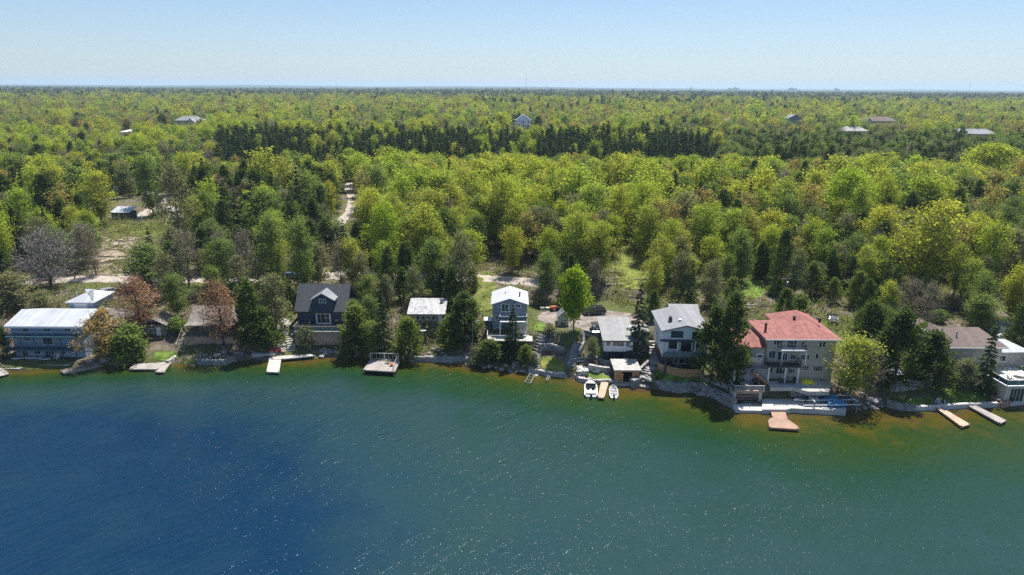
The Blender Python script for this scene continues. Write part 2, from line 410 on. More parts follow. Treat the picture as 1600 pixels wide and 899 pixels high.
# wind ripples: short crests running from lower left to upper right, over longer swells
mp0 = N('ShaderNodeMapping'); mp0.inputs['Rotation'].default_value = (0, 0, R(-46)); L(g_.outputs['Position'], mp0.inputs[0])
mp = N('ShaderNodeMapping'); mp.inputs['Scale'].default_value = (.36, 1.25, 1); L(mp0.outputs[0], mp.inputs[0])
def wn(sc, det, rough=.5):
    n = N('ShaderNodeTexNoise'); n.inputs['Scale'].default_value = sc; n.inputs['Detail'].default_value = det; n.inputs['Roughness'].default_value = rough; L(mp.outputs[0], n.inputs['Vector']); return n.outputs['Fac']
hsum = mth('ADD', mth('ADD', mth('MULTIPLY', wn(.4, 1), .34), mth('MULTIPLY', wn(1.05, 2, .5), .40)), mth('MULTIPLY', noise(3.6, 2), .125))
gust = ramp(noise(.03, 3), [(.35,(.55,.55,.55)),(.65,(1.1,1.1,1.1))])
hsum = mth('MULTIPLY', hsum, gust)
b_ = N('ShaderNodeBump'); b_.inputs['Distance'].default_value = 1.0; b_.inputs['Strength'].default_value = .75; L(hsum, b_.inputs['Height'])
for q in (gl, fr, body): L(b_.outputs[0], q.inputs['Normal'])
mx = N('ShaderNodeMixShader'); L(fr.outputs[0], mx.inputs[0]); L(body.outputs[0], mx.inputs[1]); L(gl.outputs[0], mx.inputs[2]); L(mx.outputs[0], o_.inputs[0])
me = raw_mesh('lake', np.stack([LX.ravel(), LY.ravel(), np.zeros(LX.size)], -1), F, ['lake_water'])
wid = np.interp(LX, [-140, -60, 0, 40, 80, 160], [24, 28, 34, 52, 66, 70])       # how far out the bottom shelves off
dep = np.clip(sd/wid, 0, 1.6)
dep = np.where(dep < .5, dep, .5 + (dep-.5)*np.interp(LX, [-40, -5], [.45, .16]))
dep = dep + np.clip((-LX-8)/50, 0, 1)*.55*np.clip(dep, 0, 1)
a = me.attributes.new('depth', 'FLOAT', 'POINT'); a.data.foreach_set('value', np.clip(dep, 0, 1).ravel().astype(np.float32))
lake = bpy.data.objects.new('lake', me); COL.objects.link(lake); set_kind(lake, 'structure')

# ================================================================== DRAPED GROUND SHEETS
def inpoly(x, y, poly):
    x = np.asarray(x, float); y = np.asarray(y, float); r = np.zeros(x.shape, bool); n = len(poly)
    for i in range(n):
        x1, y1 = poly[i]; x2, y2 = poly[(i+1) % n]
        c = ((y1 > y) != (y2 > y)) & (x < (x2-x1)*(y-y1)/((y2-y1) or 1e-9)+x1)
        r ^= c
    return r
mat('lawn_grass', (.080,.145,.025), .95, .3, .9, bcol=(.14,.20,.04), spec=.1)
mat('lawn_dry', (.14,.18,.035), .95, .3, .8, bcol=(.19,.20,.05), spec=.1)
mat('meadow_grass', (.10,.13,.03), .95, .35, .5, bcol=(.15,.16,.045), spec=.1)
mat('gravel', (.36,.32,.28), .95, .18, .6, bcol=(.40,.345,.30), spec=.1)
mat('gravel_dark', (.20,.175,.155), .95, .25, .5, bcol=(.26,.22,.19), spec=.1)
mat('bare_soil', (.20,.15,.11), .95, .35, .6, bcol=(.30,.25,.19), spec=.1)
def drape(name, pts, m, lift=.05, kind='structure', step=1.0, world=False):
    P = [p if world else G(*p)[:2] for p in pts]
    # soften the outline
    Q = []
    for i in range(len(P)):
        a = P[i]; b = P[(i+1) % len(P)]
        Q += [(a[0]*.75+b[0]*.25, a[1]*.75+b[1]*.25), (a[0]*.25+b[0]*.75, a[1]*.25+b[1]*.75)]
    B = []
    for i in range(len(Q)):
        a = Q[i]; b = Q[(i+1) % len(Q)]; n = max(1, int(math.hypot(a[0]-b[0], a[1]-b[1])/step))
        for k in range(n):
            u = k/n; B.append((a[0]+(b[0]-a[0])*u+random.uniform(-.12,.12), a[1]+(b[1]-a[1])*u+random.uniform(-.12,.12)))
    xs = [p[0] for p in B]; ys = [p[1] for p in B]
    gx_, gy_ = np.meshgrid(np.arange(min(xs), max(xs), step), np.arange(min(ys), max(ys), step))
    ok = inpoly(gx_, gy_, B)
    pts2 = [Vector(p) for p in B] + [Vector((float(x), float(y))) for x, y in zip(gx_[ok], gy_[ok])]
    n = len(B)
    r = delaunay_2d_cdt(pts2, [(i, (i+1) % n) for i in range(n)], [list(range(n))], 1, 1e-4)
    vx = np.array([v.x for v in r[0]]); vy = np.array([v.y for v in r[0]])
    z = T(vx, vy) + lift
    me = bpy.data.meshes.new(name); me.from_pydata(list(zip(vx.tolist(), vy.tolist(), z.tolist())), [], r[2]); me.materials.append(MATS[m]); me.shade_smooth()
    o = bpy.data.objects.new(name, me); COL.objects.link(o); set_kind(o, kind); return o
def ribbon(name, pts, wd, m, lift=.07):
    P = [Vector(G(*p)[:2]) for p in pts]; Q = []
    for i in range(len(P)-1):
        p0 = P[max(i-1, 0)]; p1 = P[i]; p2 = P[i+1]; p3 = P[min(i+2, len(P)-1)]
        for k in range(10):
            u = k/10; Q.append(.5*((2*p1)+(p2-p0)*u+(2*p0-5*p1+4*p2-p3)*u*u+(3*p1-p0-3*p2+p3)*u**3))
    Q.append(P[-1]); mb = MB(); C = 7
    for i, q in enumerate(Q):
        d = (Q[min(i+1, len(Q)-1)]-Q[max(i-1, 0)]).normalized(); nrm = Vector((-d.y, d.x)); ww = wd*(1+.12*math.sin(i*1.7))
        for c in range(C):
            e = q + nrm*ww*(c/(C-1)-.5); mb.v.append((e.x, e.y, Tz(e.x, e.y)+lift-(.04 if c in (0, C-1) else 0)))
    for i in range(len(Q)-1):
        for c in range(C-1): k = i*C+c; mb.f.append((k, k+1, k+C+1, k+C))
    o = mb.build(name, m, None, True); set_kind(o, 'structure'); return o
ribbon('shore_road', [(-60,450),(40,441),(120,437),(200,436),(280,437),(380,438),(470,434),(560,432),(640,434),(760,436),(860,446)], 4.6, 'gravel')
ribbon('gravel_trail', [(518,372),(526,356),(536,342),(548,328),(550,308),(543,293),(548,286)], 3.3, 'gravel')
ribbon('hill_track', [(962,345),(960,332),(948,319),(932,309)], 4.0, 'gravel')
ribbon('driveway', [(210,345),(232,330),(250,318),(262,306),(225,301)], 3.6, 'gravel')
drape('parking_court', [(835,498),(852,486),(900,484),(955,486),(1020,492),(1012,506),(948,512),(945,524),(912,524),(905,512),(860,510)], 'gravel_dark')
drape('lawn', [(834,506),(868,506),(866,520),(833,522)], 'lawn_grass')
drape('lawn', [(843,559),(862,558),(884,568),(885,582),(860,582),(846,577)], 'lawn_dry')
drape('lawn', [(905,585),(920,583),(958,590),(957,595),(925,595)], 'lawn_grass')
drape('lawn', [(928,545),(960,545),(985,562),(1012,560),(1012,552),(1020,553),(1019,562),(985,570),(930,562)], 'lawn_grass')
drape('lawn', [(1022,583),(1035,588),(1098,594),(1115,602),(1085,606),(1040,604),(1018,598)], 'lawn_grass')
drape('lawn', [(1416,624),(1455,622),(1460,634),(1418,637)], 'lawn_grass')
drape('lawn', [(1468,606),(1500,611),(1545,616),(1560,625),(1530,632),(1490,632),(1478,622)], 'lawn_grass')
drape('lawn', [(176,503),(208,503),(210,515),(178,516)], 'lawn_grass')
drape('lawn', [(168,545),(200,535),(214,540),(205,562),(165,564)], 'meadow_grass')
drape('lawn', [(240,552),(270,548),(283,560),(262,566),(240,565)], 'lawn_grass')
drape('clearing', [(1155,440),(1195,438),(1197,465),(1160,468)], 'lawn_grass', step=2)
drape('clearing', [(945,345),(975,340),(990,380),(1020,420),(1015,450),(975,455),(955,420),(948,380)], 'lawn_dry', step=2)
drape('clearing', [(160,350),(215,352),(262,345),(300,352),(290,372),(215,370),(170,368)], 'meadow_grass', step=2)
drape('clearing', [(745,425),(775,425),(778,480),(750,490),(738,470)], 'meadow_grass', step=1.5)
drape('bare_earth', [(130,372),(235,370),(245,415),(215,432),(120,428)], 'bare_soil', step=1.5)
drape('bare_earth', [(495,350),(535,345),(540,425),(480,428)], 'bare_soil', .03, step=2)
# ================================================================== TREES
def quads(C, size, asp, up=None, dirs=None, rs=None):
    """leaf quads around the centres C; dirs = preferred long axis"""
    n = len(C)
    a = rs.normal(size=(n, 3)) if dirs is None else dirs + rs.normal(size=(n, 3))*.35
    a /= np.linalg.norm(a, axis=1)[:, None]+1e-9
    q = rs.normal(size=(n, 3))
    if up is not None:
        if dirs is None:                                  # leaves face outwards and up, as a crown's surface does
            c0 = np.array([0, 0, C[:, 2].mean()-.25*(C[:, 2].max()-C[:, 2].min())]); rad = C-c0; rad /= np.linalg.norm(rad, axis=1)[:, None]+1e-6
            q = rad*1.0 + np.array([0, 0, .55]) + q*.42
        else: q = np.array([0, 0, 1])*up + q*.8
    b = np.cross(a, q); b /= np.linalg.norm(b, axis=1)[:, None]+1e-9
    s = (size*rs.uniform(.65, 1.3, n))[:, None]
    a = a*s; b = b*s*asp
    V = np.stack([C-a*.9-b*.35, C-a*.1-b, C+a, C-a*.1+b], 1).reshape(-1, 3)
    return V
def sticks(P, Q, r0, r1):
    """tapered four sided sticks"""
    P = np.asarray(P, float); Q = np.asarray(Q, float); r0 = np.asarray(r0, float); r1 = np.asarray(r1, float)
    d = Q-P; d /= np.linalg.norm(d, axis=1)[:, None]+1e-9
    h = np.where(np.abs(d[:, 2:3]) < .9, np.array([[0, 0, 1.]]), np.array([[1., 0, 0]]))
    a = np.cross(d, h); a /= np.linalg.norm(a, axis=1)[:, None]+1e-9; b = np.cross(d, a)
    vs = []
    for base, r in ((P, r0), (Q, r1)):
        for sa, sb in ((1, 0), (0, 1), (-1, 0), (0, -1)): vs.append(base + a*r[:, None]*sa + b*r[:, None]*sb)
    V = np.stack(vs, 1).reshape(-1, 3); n = len(P)
    f = np.array([(0,1,5,4),(1,2,6,5),(2,3,7,6),(3,0,4,7)])
    F = (np.arange(n)[:, None, None]*8 + f[None]).reshape(-1, 4)
    return V, F
def gen_broad(seed, H=14, W=8, cb=.35, nl=18, nsub=5, nleaf=26, ls=.26, sig=.5, spread=0, twigs=0, rtr=.2, multi=1, top=.5, lump=.35):
    rs = np.random.RandomState(seed); P = []; Q = []; A = []; B = []; cen = []; cv = []
    def stick(p, q, a, b): P.append(p); Q.append(q); A.append(a); B.append(b)
    ph = rs.uniform(0, 6.28, 6); zc = H*(cb+(1-cb)*top)
    def env(z, th):
        u = (z-H*cb)/(H*(1-cb)); u = min(max(u, .02), .99)
        r = math.sin(math.pi*u**(.75 if top < .55 else 1.15))**.62
        return W/2*r*(1+lump*.5*math.sin(2*th+ph[0])+lump*.45*math.sin(3*th+ph[1]+z*.7))
    for mi in range(multi):
        lean = np.array([rs.uniform(-1, 1), rs.uniform(-1, 1), 0])*(.06*H if multi == 1 else .16*H)
        prev = np.array([rs.uniform(-.3, .3)*(multi > 1), rs.uniform(-.3, .3)*(multi > 1), -.4]); k = 6
        tp = [prev]
        for i in range(1, k+1):
            u = i/k; c = np.array([0, 0, u*H*.9]) + lean*u**1.5 + np.array([rs.uniform(-1, 1), rs.uniform(-1, 1), 0])*.02*H*u
            stick(tp[-1], c, rtr*(1-.86*(i-1)/k), rtr*(1-.86*i/k)); tp.append(c)
        tp = np.array(tp)
        for i in range(nl//multi):
            u = cb*.75 + (1-cb*.75)*((i+.5)/(nl/multi))**.9; u = min(u, .97)
            z0 = max(.12, u-.18-.25*spread)*H; fi = z0/(H*.9)*k; j = min(int(fi), k-1); o = tp[j]+(tp[j+1]-tp[j])*(fi-j)
            th = i*2.4+rs.uniform(-.5, .5)+mi*1.3; z1 = u*H; r = env(z1, th)*rs.uniform(.55, 1)
            e = np.array([math.cos(th)*r+tp[j][0]*.6, math.sin(th)*r+tp[j][1]*.6, z1+rs.uniform(-.03, .05)*H])
            mid = (o+e)/2 + np.array([math.cos(th), math.sin(th), -.6])*r*.12
            ra = rtr*(.42-.22*u)
            stick(o, mid, ra, ra*.6); stick(mid, e, ra*.6, ra*.25)
            for s in range(nsub):
                t_ = rs.uniform(.15, 1); b = (o*(1-t_)**2+2*mid*t_*(1-t_)+e*t_**2)
                dv = rs.normal(size=3)*np.array([1, 1, .8]); dv[2] = abs(dv[2])*.6+.1
                dv /= np.linalg.norm(dv); q = b+dv*W*rs.uniform(.1, .22)
                rr = math.hypot(q[0], q[1]); lim = env(min(max(q[2], H*cb*1.05), H*.985), math.atan2(q[1], q[0]))*1.05
                if rr > lim: q[:2] *= lim/rr
                q[2] = min(q[2], H*.99)
                stick(b, q, ra*.3, ra*.1); cen.append(q); cv.append(rs.uniform(0, 1))
    V1, F1 = sticks(P, Q, A, B)
    cen = np.array(cen); cv = np.array(cv)
    n = len(cen)*nleaf; ci = np.repeat(np.arange(len(cen)), nleaf)
    off = rs.normal(size=(n, 3))*sig*np.array([1, 1, .75]); C = cen[ci]+off
    V2 = quads(C, ls, .62, .6, None, rs); va = np.clip(cv[ci]*.7+rs.uniform(0, .3, n), 0, 1)
    F2 = np.arange(n*4).reshape(-1, 4)
    if twigs:                                        # fine bare twigs, thin blades
        nt_ = len(cen)*twigs; ci = np.repeat(np.arange(len(cen)), twigs)
        C = cen[ci]+rs.normal(size=(nt_, 3))*sig*.8; dd = C-np.array([0, 0, zc*.55]); dd /= np.linalg.norm(dd, axis=1)[:, None]
        V3 = quads(C, .75, .045, None, dd, rs)
        F3 = np.arange(nt_*4).reshape(-1, 4)+len(V1); V1 = np.concatenate([V1, V3]); F1 = np.concatenate([F1, F3])
    return V1, F1, V2, F2, va
def gen_conifer(seed, H=13, W=4.5, cb=.04, kind='cedar', n=2600, ls=.3, rtr=.16):
    rs = np.random.RandomState(seed); ph = rs.uniform(0, 6.28, 8)
    P = [(0,0,-.4)]; Q = [(0,0,H*.97)]; A = [rtr]; B = [.02]
    if kind == 'cedar':
        nb = int(n/22); C = []; D = []; va = []
        for i in range(nb):
            u = cb+(1-cb)*(rs.uniform(0, 1)**.85); th = rs.uniform(0, 6.28)
            prof = min(1, (u-cb)*5+.3)*(1-u)**.5*1.32
            r = W/2*prof*(1+.2*math.sin(2*th+ph[0])+.16*math.sin(3*th+ph[1]+u*9)+.12*math.sin(u*23+ph[2]))*rs.uniform(.75, 1.1)
            dv = np.array([math.cos(th), math.sin(th), rs.uniform(.1, .6)]); o = np.array([0, 0, u*H-.25*r]); m_ = 22
            tt = rs.uniform(.3, 1, m_)**.6; c = o+dv*tt[:, None]*r+rs.normal(size=(m_, 3))*.06*W*np.array([1, 1, .9])
            C.append(c); D.append(np.tile(dv+np.array([0, 0, .35]), (m_, 1))); va.append(np.full(m_, rs.uniform(0, .7))+rs.uniform(0, .3, m_))
            if i % 3 == 0: P.append(o); Q.append(o+dv*r*.8); A.append(.05); B.append(.012)
        V2 = quads(np.concatenate(C), ls, .42, None, np.concatenate(D), rs); va = np.concatenate(va)
    else:                                             # tiers of level boughs
        tiers = {'spruce': 17, 'pine': 11}[kind]; C = []; D = []; va = []; per = n/(tiers*8)
        for k in range(tiers):
            u = cb+(1-cb)*(k+.5)/tiers; rad = W/2*((1-u)**(.9 if kind == 'spruce' else .6))*(1.1 if kind == 'spruce' else 1.05)
            nb = max(4, int(9*(1-u*.5)))
            for b in range(nb):
                th = b*6.28/nb+k*1.1+rs.uniform(-.3, .3); r = rad*rs.uniform(.65, 1.15)+.12
                dv = np.array([math.cos(th), math.sin(th), -.28 if kind == 'spruce' else .22]); o = np.array([0, 0, u*H+rs.uniform(-.2, .2)])
                m_ = max(3, int(per*(r/(W/2)+.35))); tt = rs.uniform(.2, 1, m_)**.8
                side = np.array([-dv[1], dv[0], 0])
                c = o+dv*tt[:, None]*r+side*(rs.normal(size=m_)*(.16*r+.08)*(1.25-tt))[:, None]+np.array([0, 0, 1])*rs.normal(size=(m_, 1))*(.1 if kind == 'spruce' else .2)
                C.append(c); D.append(np.tile(dv, (m_, 1))); va.append(np.full(m_, rs.uniform(0, .6))+rs.uniform(0, .4, m_))
                P.append(o); Q.append(o+dv*r*.9); A.append(.045); B.append(.01)
        V2 = quads(np.concatenate(C), ls, .42, 1.2, np.concatenate(D), rs); va = np.concatenate(va)
    V1, F1 = sticks(P, Q, A, B)
    return V1, F1, V2, np.arange(len(V2)).reshape(-1, 4), np.clip(va, 0, 1)
# kind: (leaf material, bark, generator, reference height, width)
def q_(f, **k): return (f, k)
SPEC = {
 'yellow': ('leaf_yellow', 'bark', q_(gen_broad, H=15.5, W=7, cb=.26, nl=24, nsub=5, twigs=4, ls=.225, nleaf=30, sig=.72, top=.62)),
 'green':  ('leaf_green', 'bark', q_(gen_broad, H=14, W=7.6, cb=.2, nl=24, nsub=5, twigs=3, ls=.24, nleaf=32, sig=.66)),
 'round':  ('leaf_yellow', 'bark', q_(gen_broad, H=13, W=10.5, cb=.12, nl=36, nsub=6, twigs=2, ls=.22, nleaf=36, sig=.6, lump=.25)),
 'lime':   ('leaf_lime', 'bark', q_(gen_broad, H=10, W=8.6, cb=.42, nl=30, nsub=6, ls=.27, nleaf=30, sig=.5, lump=.2)),
 'gold':   ('leaf_gold', 'bark', q_(gen_broad, H=15, W=7, cb=.22, nl=20, nsub=5, twigs=6, ls=.22, nleaf=20, sig=.6, top=.6)),
 'olive':  ('leaf_olive', 'bark_pale', q_(gen_broad, H=13, W=8, cb=.18, nl=22, nsub=5, twigs=5, ls=.25, nleaf=22, sig=.6)),
 'brown':  ('leaf_brown', 'bark_pale', q_(gen_broad, H=14, W=6.5, cb=.22, nl=20, nsub=5, twigs=9, ls=.17, nleaf=14, sig=.65)),
 'rust':   ('leaf_rust', 'bark', q_(gen_broad, H=12, W=9.5, cb=.2, nl=26, nsub=6, twigs=6, ls=.2, nleaf=15, sig=.6, spread=.5, multi=2)),
 'amber':  ('leaf_amber', 'bark', q_(gen_broad, H=10, W=9, cb=.16, nl=26, nsub=5, twigs=4, ls=.24, nleaf=20, sig=.5, spread=.5, multi=2)),
 'grey':   ('twig_grey', 'bark_pale', q_(gen_broad, H=13, W=11, cb=.14, nl=30, nsub=8, twigs=14, ls=.11, nleaf=9, sig=.7, spread=.6, multi=3)),
 'cedar':  ('leaf_cedar', 'bark', q_(gen_conifer, H=12, W=5.2, kind='cedar', n=4200, ls=.3)),
 'light_cedar': ('leaf_cedar_light', 'bark', q_(gen_conifer, H=10, W=5.6, kind='cedar', n=3900, ls=.3)),
 'spruce': ('leaf_pine', 'bark', q_(gen_conifer, H=14, W=5.4, kind='spruce', n=2600, ls=.32)),
 'pine':   ('leaf_pine', 'bark', q_(gen_conifer, H=14, W=5, cb=.2, kind='pine', n=1500, ls=.45)),
 'bush':   ('leaf_green', 'bark', q_(gen_broad, H=3, W=3.6, cb=.02, nl=16, nsub=4, ls=.2, nleaf=20, sig=.35, rtr=.05)),
 'pale_bush': ('leaf_olive', 'bark_pale', q_(gen_broad, H=3, W=3.4, cb=.02, nl=16, nsub=4, ls=.16, nleaf=14, sig=.4, rtr=.05, twigs=5)),
}
DESC = {'yellow': 'maple', 'green': 'maple'}
PROTO = {}
def variants(kind, lod, nv):
    key = (kind, lod)
    if key in PROTO: return PROTO[key]
    lm, bk, (f, kw) = SPEC[kind]; out = []
    for i in range(nv):
        k = dict(kw)
        if lod == 0 and f is gen_broad: k['nleaf'] = int(k['nleaf']*1.5); k['ls'] *= .86
        if lod == 1:
            if f is gen_broad: k['nleaf'] = max(5, int(k['nleaf']*.65)); k['ls'] *= 1.25; k['twigs'] = int(k.get('twigs', 0)*.5)
            else: k['n'] = int(k['n']*.5); k['ls'] *= 1.4
        if lod == 2:
            if f is gen_broad: k['nleaf'] = 9; k['ls'] *= 2.0; k['nl'] = 16; k['nsub'] = 3; k['twigs'] = 0 if k.get('twigs', 0) < 5 else 2
            else: k['n'] = int(k['n']*.2); k['ls'] *= 2.2
        V1, F1, V2, F2, va = f(hash_(kind)+i*13, **k)
        if lod == 0:
            a = raw_mesh('trunk', V1, F1, [bk]); b = raw_mesh('crown', V2, F2, [lm], va); out.append((a, b))
        else:
            me = raw_mesh('far_tree', np.concatenate([V1, V2]), np.concatenate([F1, F2+len(V1)]), [bk, lm],
                          np.concatenate([np.zeros(len(F1)), va]), np.concatenate([np.zeros(len(F1)), np.ones(len(F2))]))
            out.append(me)
    PROTO[key] = out; return out
def hash_(s): return sum(ord(c)*(i+3) for i, c in enumerate(s)) % 9973
REF = {k: (v[2][1]['H'], v[2][1]['W']) for k, v in SPEC.items()}
TREEPOS = []        # (x, y, radius) of trees already standing
NAME = {'cedar': 'cedar_tree', 'light_cedar': 'cedar_tree', 'spruce': 'spruce_tree', 'pine': 'pine_tree', 'grey': 'bare_tree', 'bush': 'shrub', 'pale_bush': 'shrub'}
CAT = {'cedar': 'cedar', 'light_cedar': 'cedar', 'spruce': 'spruce', 'pine': 'pine tree', 'grey': 'bare tree', 'bush': 'shrub', 'pale_bush': 'shrub'}
_tb = {}
def plant(kind, x, y, h, wd, label, group=None, z=None, rz=None):
    vs = variants(kind, 0, 5 if kind in ('yellow','green','cedar') else 3); i = random.randrange(len(vs)); a, b = vs[i]
    z = Tz(x, y) if z is None else z
    key = (kind, i)
    if key not in _tb:
        r = thing(NAME.get(kind, 'broadleaf_tree'), label, CAT.get(kind, 'broadleaf tree'))
        for nme, me in (('trunk' if 'bush' not in kind else 'stem', a), ('crown' if 'bush' not in kind else 'foliage', b)):
            o = bpy.data.objects.new(nme, me); COL.objects.link(o); o.parent = r
        _tb[key] = r
    else: r = copy_tree(_tb[key])
    if 'group' in r.keys(): del r['group']
    tag(r, label, r['category'], group)
    H0, W0 = REF[kind]
    r.location = (x, y, z-.1); r.scale = (wd/W0, wd/W0*random.uniform(.92, 1.08), h/H0)
    r.rotation_euler = (0, 0, random.uniform(0, 6.28) if rz is None else rz)
    TREEPOS.append((x, y, wd/2)); return r
def tree_px(kind, bx, by, top, wpx, label, group=None, dz=0):
    """a tree whose foot is seen at pixel (bx, by), its top at height `top`, crown wpx pixels wide"""
    x, y, z = G(bx, by); z += dz
    _, zt = U(bx, top, y); h = (zt-z)*1.03
    dep = y*math.cos(PITCH)+(HC-z-h/2)*math.sin(PITCH)
    return plant(kind, x, y, h, wpx*dep/FPX, label, group)
LAND = [
 ('grey',80,449,362,104,'grey leafless tree with spreading twigs beside the shore road'),
 ('amber',166,561,488,76,'gold-leaved tree leaning over the shore right of the blue lodge'),
 ('rust',222,520,434,88,'large rusty red budding tree between the brown roofs behind the green shrub'),
 ('rust',350,540,441,82,'rusty red budding tree standing in front of the brown cabin'),
 ('cedar',395,545,440,44,'dark evergreen on the bank right of the brown cabin'),
 ('olive',432,520,432,62,'olive green leafy tree left of the navy house'),
 ('light_cedar',412,548,484,44,'low green evergreen at the shore below the olive leafy tree'),
 ('green',228,444,382,74,'bright green tree behind the larger rusty red tree'),
 ('brown',296,450,362,50,'tall reddish brown thin-leaved tree by the shore road'),
 ('gold',330,447,390,34,'small yellow tree beside the tall reddish brown tree'),
 ('brown',387,446,362,48,'pinkish brown thin-leaved tree by the shore road'),
 ('green',428,462,340,50,'tall dark green leafy tree beside the shore road'),
 ('green',474,463,347,46,'tall light green tree behind the navy house roof'),
 ('round',603,418,321,64,'big round bright yellow-green tree rising above the forest edge'),
 ('cedar',609,472,388,28,'dark columnar cedar below the big round bright tree'),
 ('green',580,488,430,36,'yellow-green tree just right of the navy house'),
 ('green',676,463,376,52,'bright green tree with leafy top behind the silver-roofed cabin'),
 ('olive',722,470,366,54,'pale green thin tree behind the dark round evergreen'),
 ('olive',647,478,418,34,'small pale green tree behind the silver-roofed cabin'),
 ('light_cedar',560,556,482,52,'broad light green cedar on the shore right of the navy house'),
 ('spruce',600,552,452,38,'spiky spruce on the bank left of the silver-roofed cabin'),
 ('green',585,560,505,40,'low leafy tree behind the railed platform dock'),
 ('light_cedar',640,560,500,50,'full green cedar on the shore in front of the silver-roofed cabin'),
 ('green',556,530,470,34,'small leafy tree close to the side of the navy house'),
 ('cedar',726,532,458,54,'dense dark round evergreen right of the silver-roofed cabin'),
 ('light_cedar',706,545,494,36,'lighter evergreen below the dense dark round evergreen'),
 ('light_cedar',764,570,532,42,'low rounded cedar at the water left of the gable-fronted house'),
 ('spruce',801,562,477,38,'narrow spruce in front of the gable-fronted house porch'),
 ('light_cedar',822,570,540,26,'small cedar at the water below the gable-fronted house'),
 ('lime',896,524,427,58,'bright lime green round tree beside the little grey shed'),
 ('spruce',995,560,446,46,'tall open spruce beside the white cabin'),
 ('olive',925,562,528,26,'small leafy tree on the lawn left of the white cabin'),
 ('cedar',1110,602,484,50,'large dark cedar left one of the pair between white and red-roofed houses'),
 ('cedar',1136,606,464,54,'tallest dark cedar between the white house and the red-roofed house'),
 ('light_cedar',1146,596,545,26,'low light cedar beside the boathouse deck'),
 ('cedar',1218,455,362,30,'tall dark columnar cedar behind the red-roofed house'),
 ('cedar',1224,502,452,30,'short dark cedar close behind the red tile roof'),
 ('yellow',1326,624,530,80,'yellow-green spreading tree on the shore right of the red-roofed house'),
 ('brown',1352,618,536,44,'reddish brown thin tree beside the yellow-green shore tree'),
 ('cedar',1357,536,473,44,'dark cedar right of the red-roofed house driveway'),
 ('cedar',1396,606,488,62,'massive dark cedar above the right stone retaining wall'),
 ('cedar',1374,596,520,44,'dark cedar behind the yellow-green shore tree'),
 ('cedar',1449,604,520,56,'bushy cedar in front of the brown-roofed house left end'),
 ('spruce',1533,614,510,44,'dark pointed evergreen in front of the brown-roofed house right end'),
 ('olive',1503,608,562,50,'low olive leafy tree left of the pointed evergreen'),
 ('light_cedar',1430,600,548,36,'lighter cedar beside the massive dark cedar'),
 ('green',1528,520,462,54,'light green leafy tree behind the brown-roofed house'),
 ('cedar',1592,550,470,36,'dark evergreen at the right edge above the grey sheds'),
 ('cedar',1352,490,437,22,'small pointed cedar on the slope behind the driveway'),
 ('cedar',1370,486,448,13,'thin dark cedar beside the small pointed cedar'),
 ('round',1316,372,268,92,'huge rounded golden green tree in the right forest'),
 ('yellow',1438,462,322,96,'large pale yellow-green tree with wide irregular crown in the right forest'),
 ('round',1540,300,228,110,'very broad pale yellow-green crown at the far right forest edge'),
 ('cedar',1484,378,296,34,'tall dark evergreen beside the pale wide-crowned tree'),
 ('grey',1362,440,362,38,'grey leafless tree in the right forest'),
 ('spruce',1147,382,296,30,'dark pointed spruce in the middle right forest'),
 ('spruce',621,352,284,34,'dark pointed spruce behind the big round bright tree'),
 ('cedar',18,358,276,44,'broad dark evergreen at the left edge'),
 ('cedar',82,362,274,42,'broad dark evergreen right of the left edge evergreen'),
 ('cedar',116,360,300,26,'dark evergreen beside the two broad ones on the left'),
 ('spruce',357,392,290,42,'tall dark pyramidal spruce right of the hill clearing'),
 ('spruce',14,400,330,34,'dark spruce at the left edge above the bare grey tree'),
 ('green',240,338,247,42,'green tree with two bare trunks at the driveway bend'),
 ('spruce',400,382,284,28,'dark spruce right of the pyramidal spruce'),
 ('spruce',432,372,270,34,'dark tall spruce left of the gravel trail'),
 ('spruce',470,365,262,30,'dark spruce near the top of the gravel trail'),
 ('spruce',412,352,268,24,'slim dark spruce in the conifer stand left of the trail'),
 ('green',590,352,262,48,'bright green tree right of the gravel trail bend'),
 ('olive',25,480,428,72,'olive green leafy tree behind the blue lodge'),
 ('olive',70,500,455,50,'low olive tree behind the lodge left end roof'),
 ('cedar',6,560,505,26,'dark evergreen at the lodge left end'),
 ('olive',285,400,262,64,'brownish olive tree with bare trunks behind the hill clearing'),
 ('yellow',160,352,270,56,'golden green tree left of the hill shed'),
 ('brown',150,430,355,36,'thin brown tree beside the slope of cut timber'),
 ('green',855,470,395,42,'pale green leafy tree behind the parking court'),
 ('cedar',1020,500,455,18,'slim cedar behind the white cabin'),
 ('green',1155,440,362,46,'green tree left of the bright clearing'),
 ('yellow',1112,440,370,44,'yellow-green tree with pale trunks left of the bright clearing'),
]
lab_seen = set()
for (k, bx, by, tp, wp, lb) in LAND:
    assert len(lb.split()) <= 16 and lb not in lab_seen, lb
    lab_seen.add(lb); tree_px(k, bx, by, tp, wp, lb)
for (bx, by, hh, ww, k, lb) in [
    (206,563,56,58,'bush','large green shrub at the shore left of the L-shaped dock'),
    (278,520,26,30,'bush','round green shrub beside the wooden stairs of the brown cabin'),
    (182,562,22,24,'bush','small green shrub beside the gold-leaved shore tree'),
    (478,542,34,34,'pale_bush','brownish bush below the navy house deck'),
    (745,565,26,30,'pale_bush','pale bush on the rocks left of the low rounded cedar'),
    (835,575,24,18,'pale_bush','yellowish bush beside the stone steps'),
    (858,520,12,26,'pale_bush','low brown shrub left of the little grey shed'),
    (1028,592,14,16,'bush','small bright shrub beside the wooden fence end'),
    (1250,484,26,30,'bush','shrub behind the ridge of the red tile roof'),
    (545,560,22,30,'bush','green shrub below the right end of the navy house deck')]:
    x, y, z = G(bx, by); d = y/math.cos(R(8)); plant(k, x, y, hh*d/FPX, ww*d/FPX, lb, z=z)

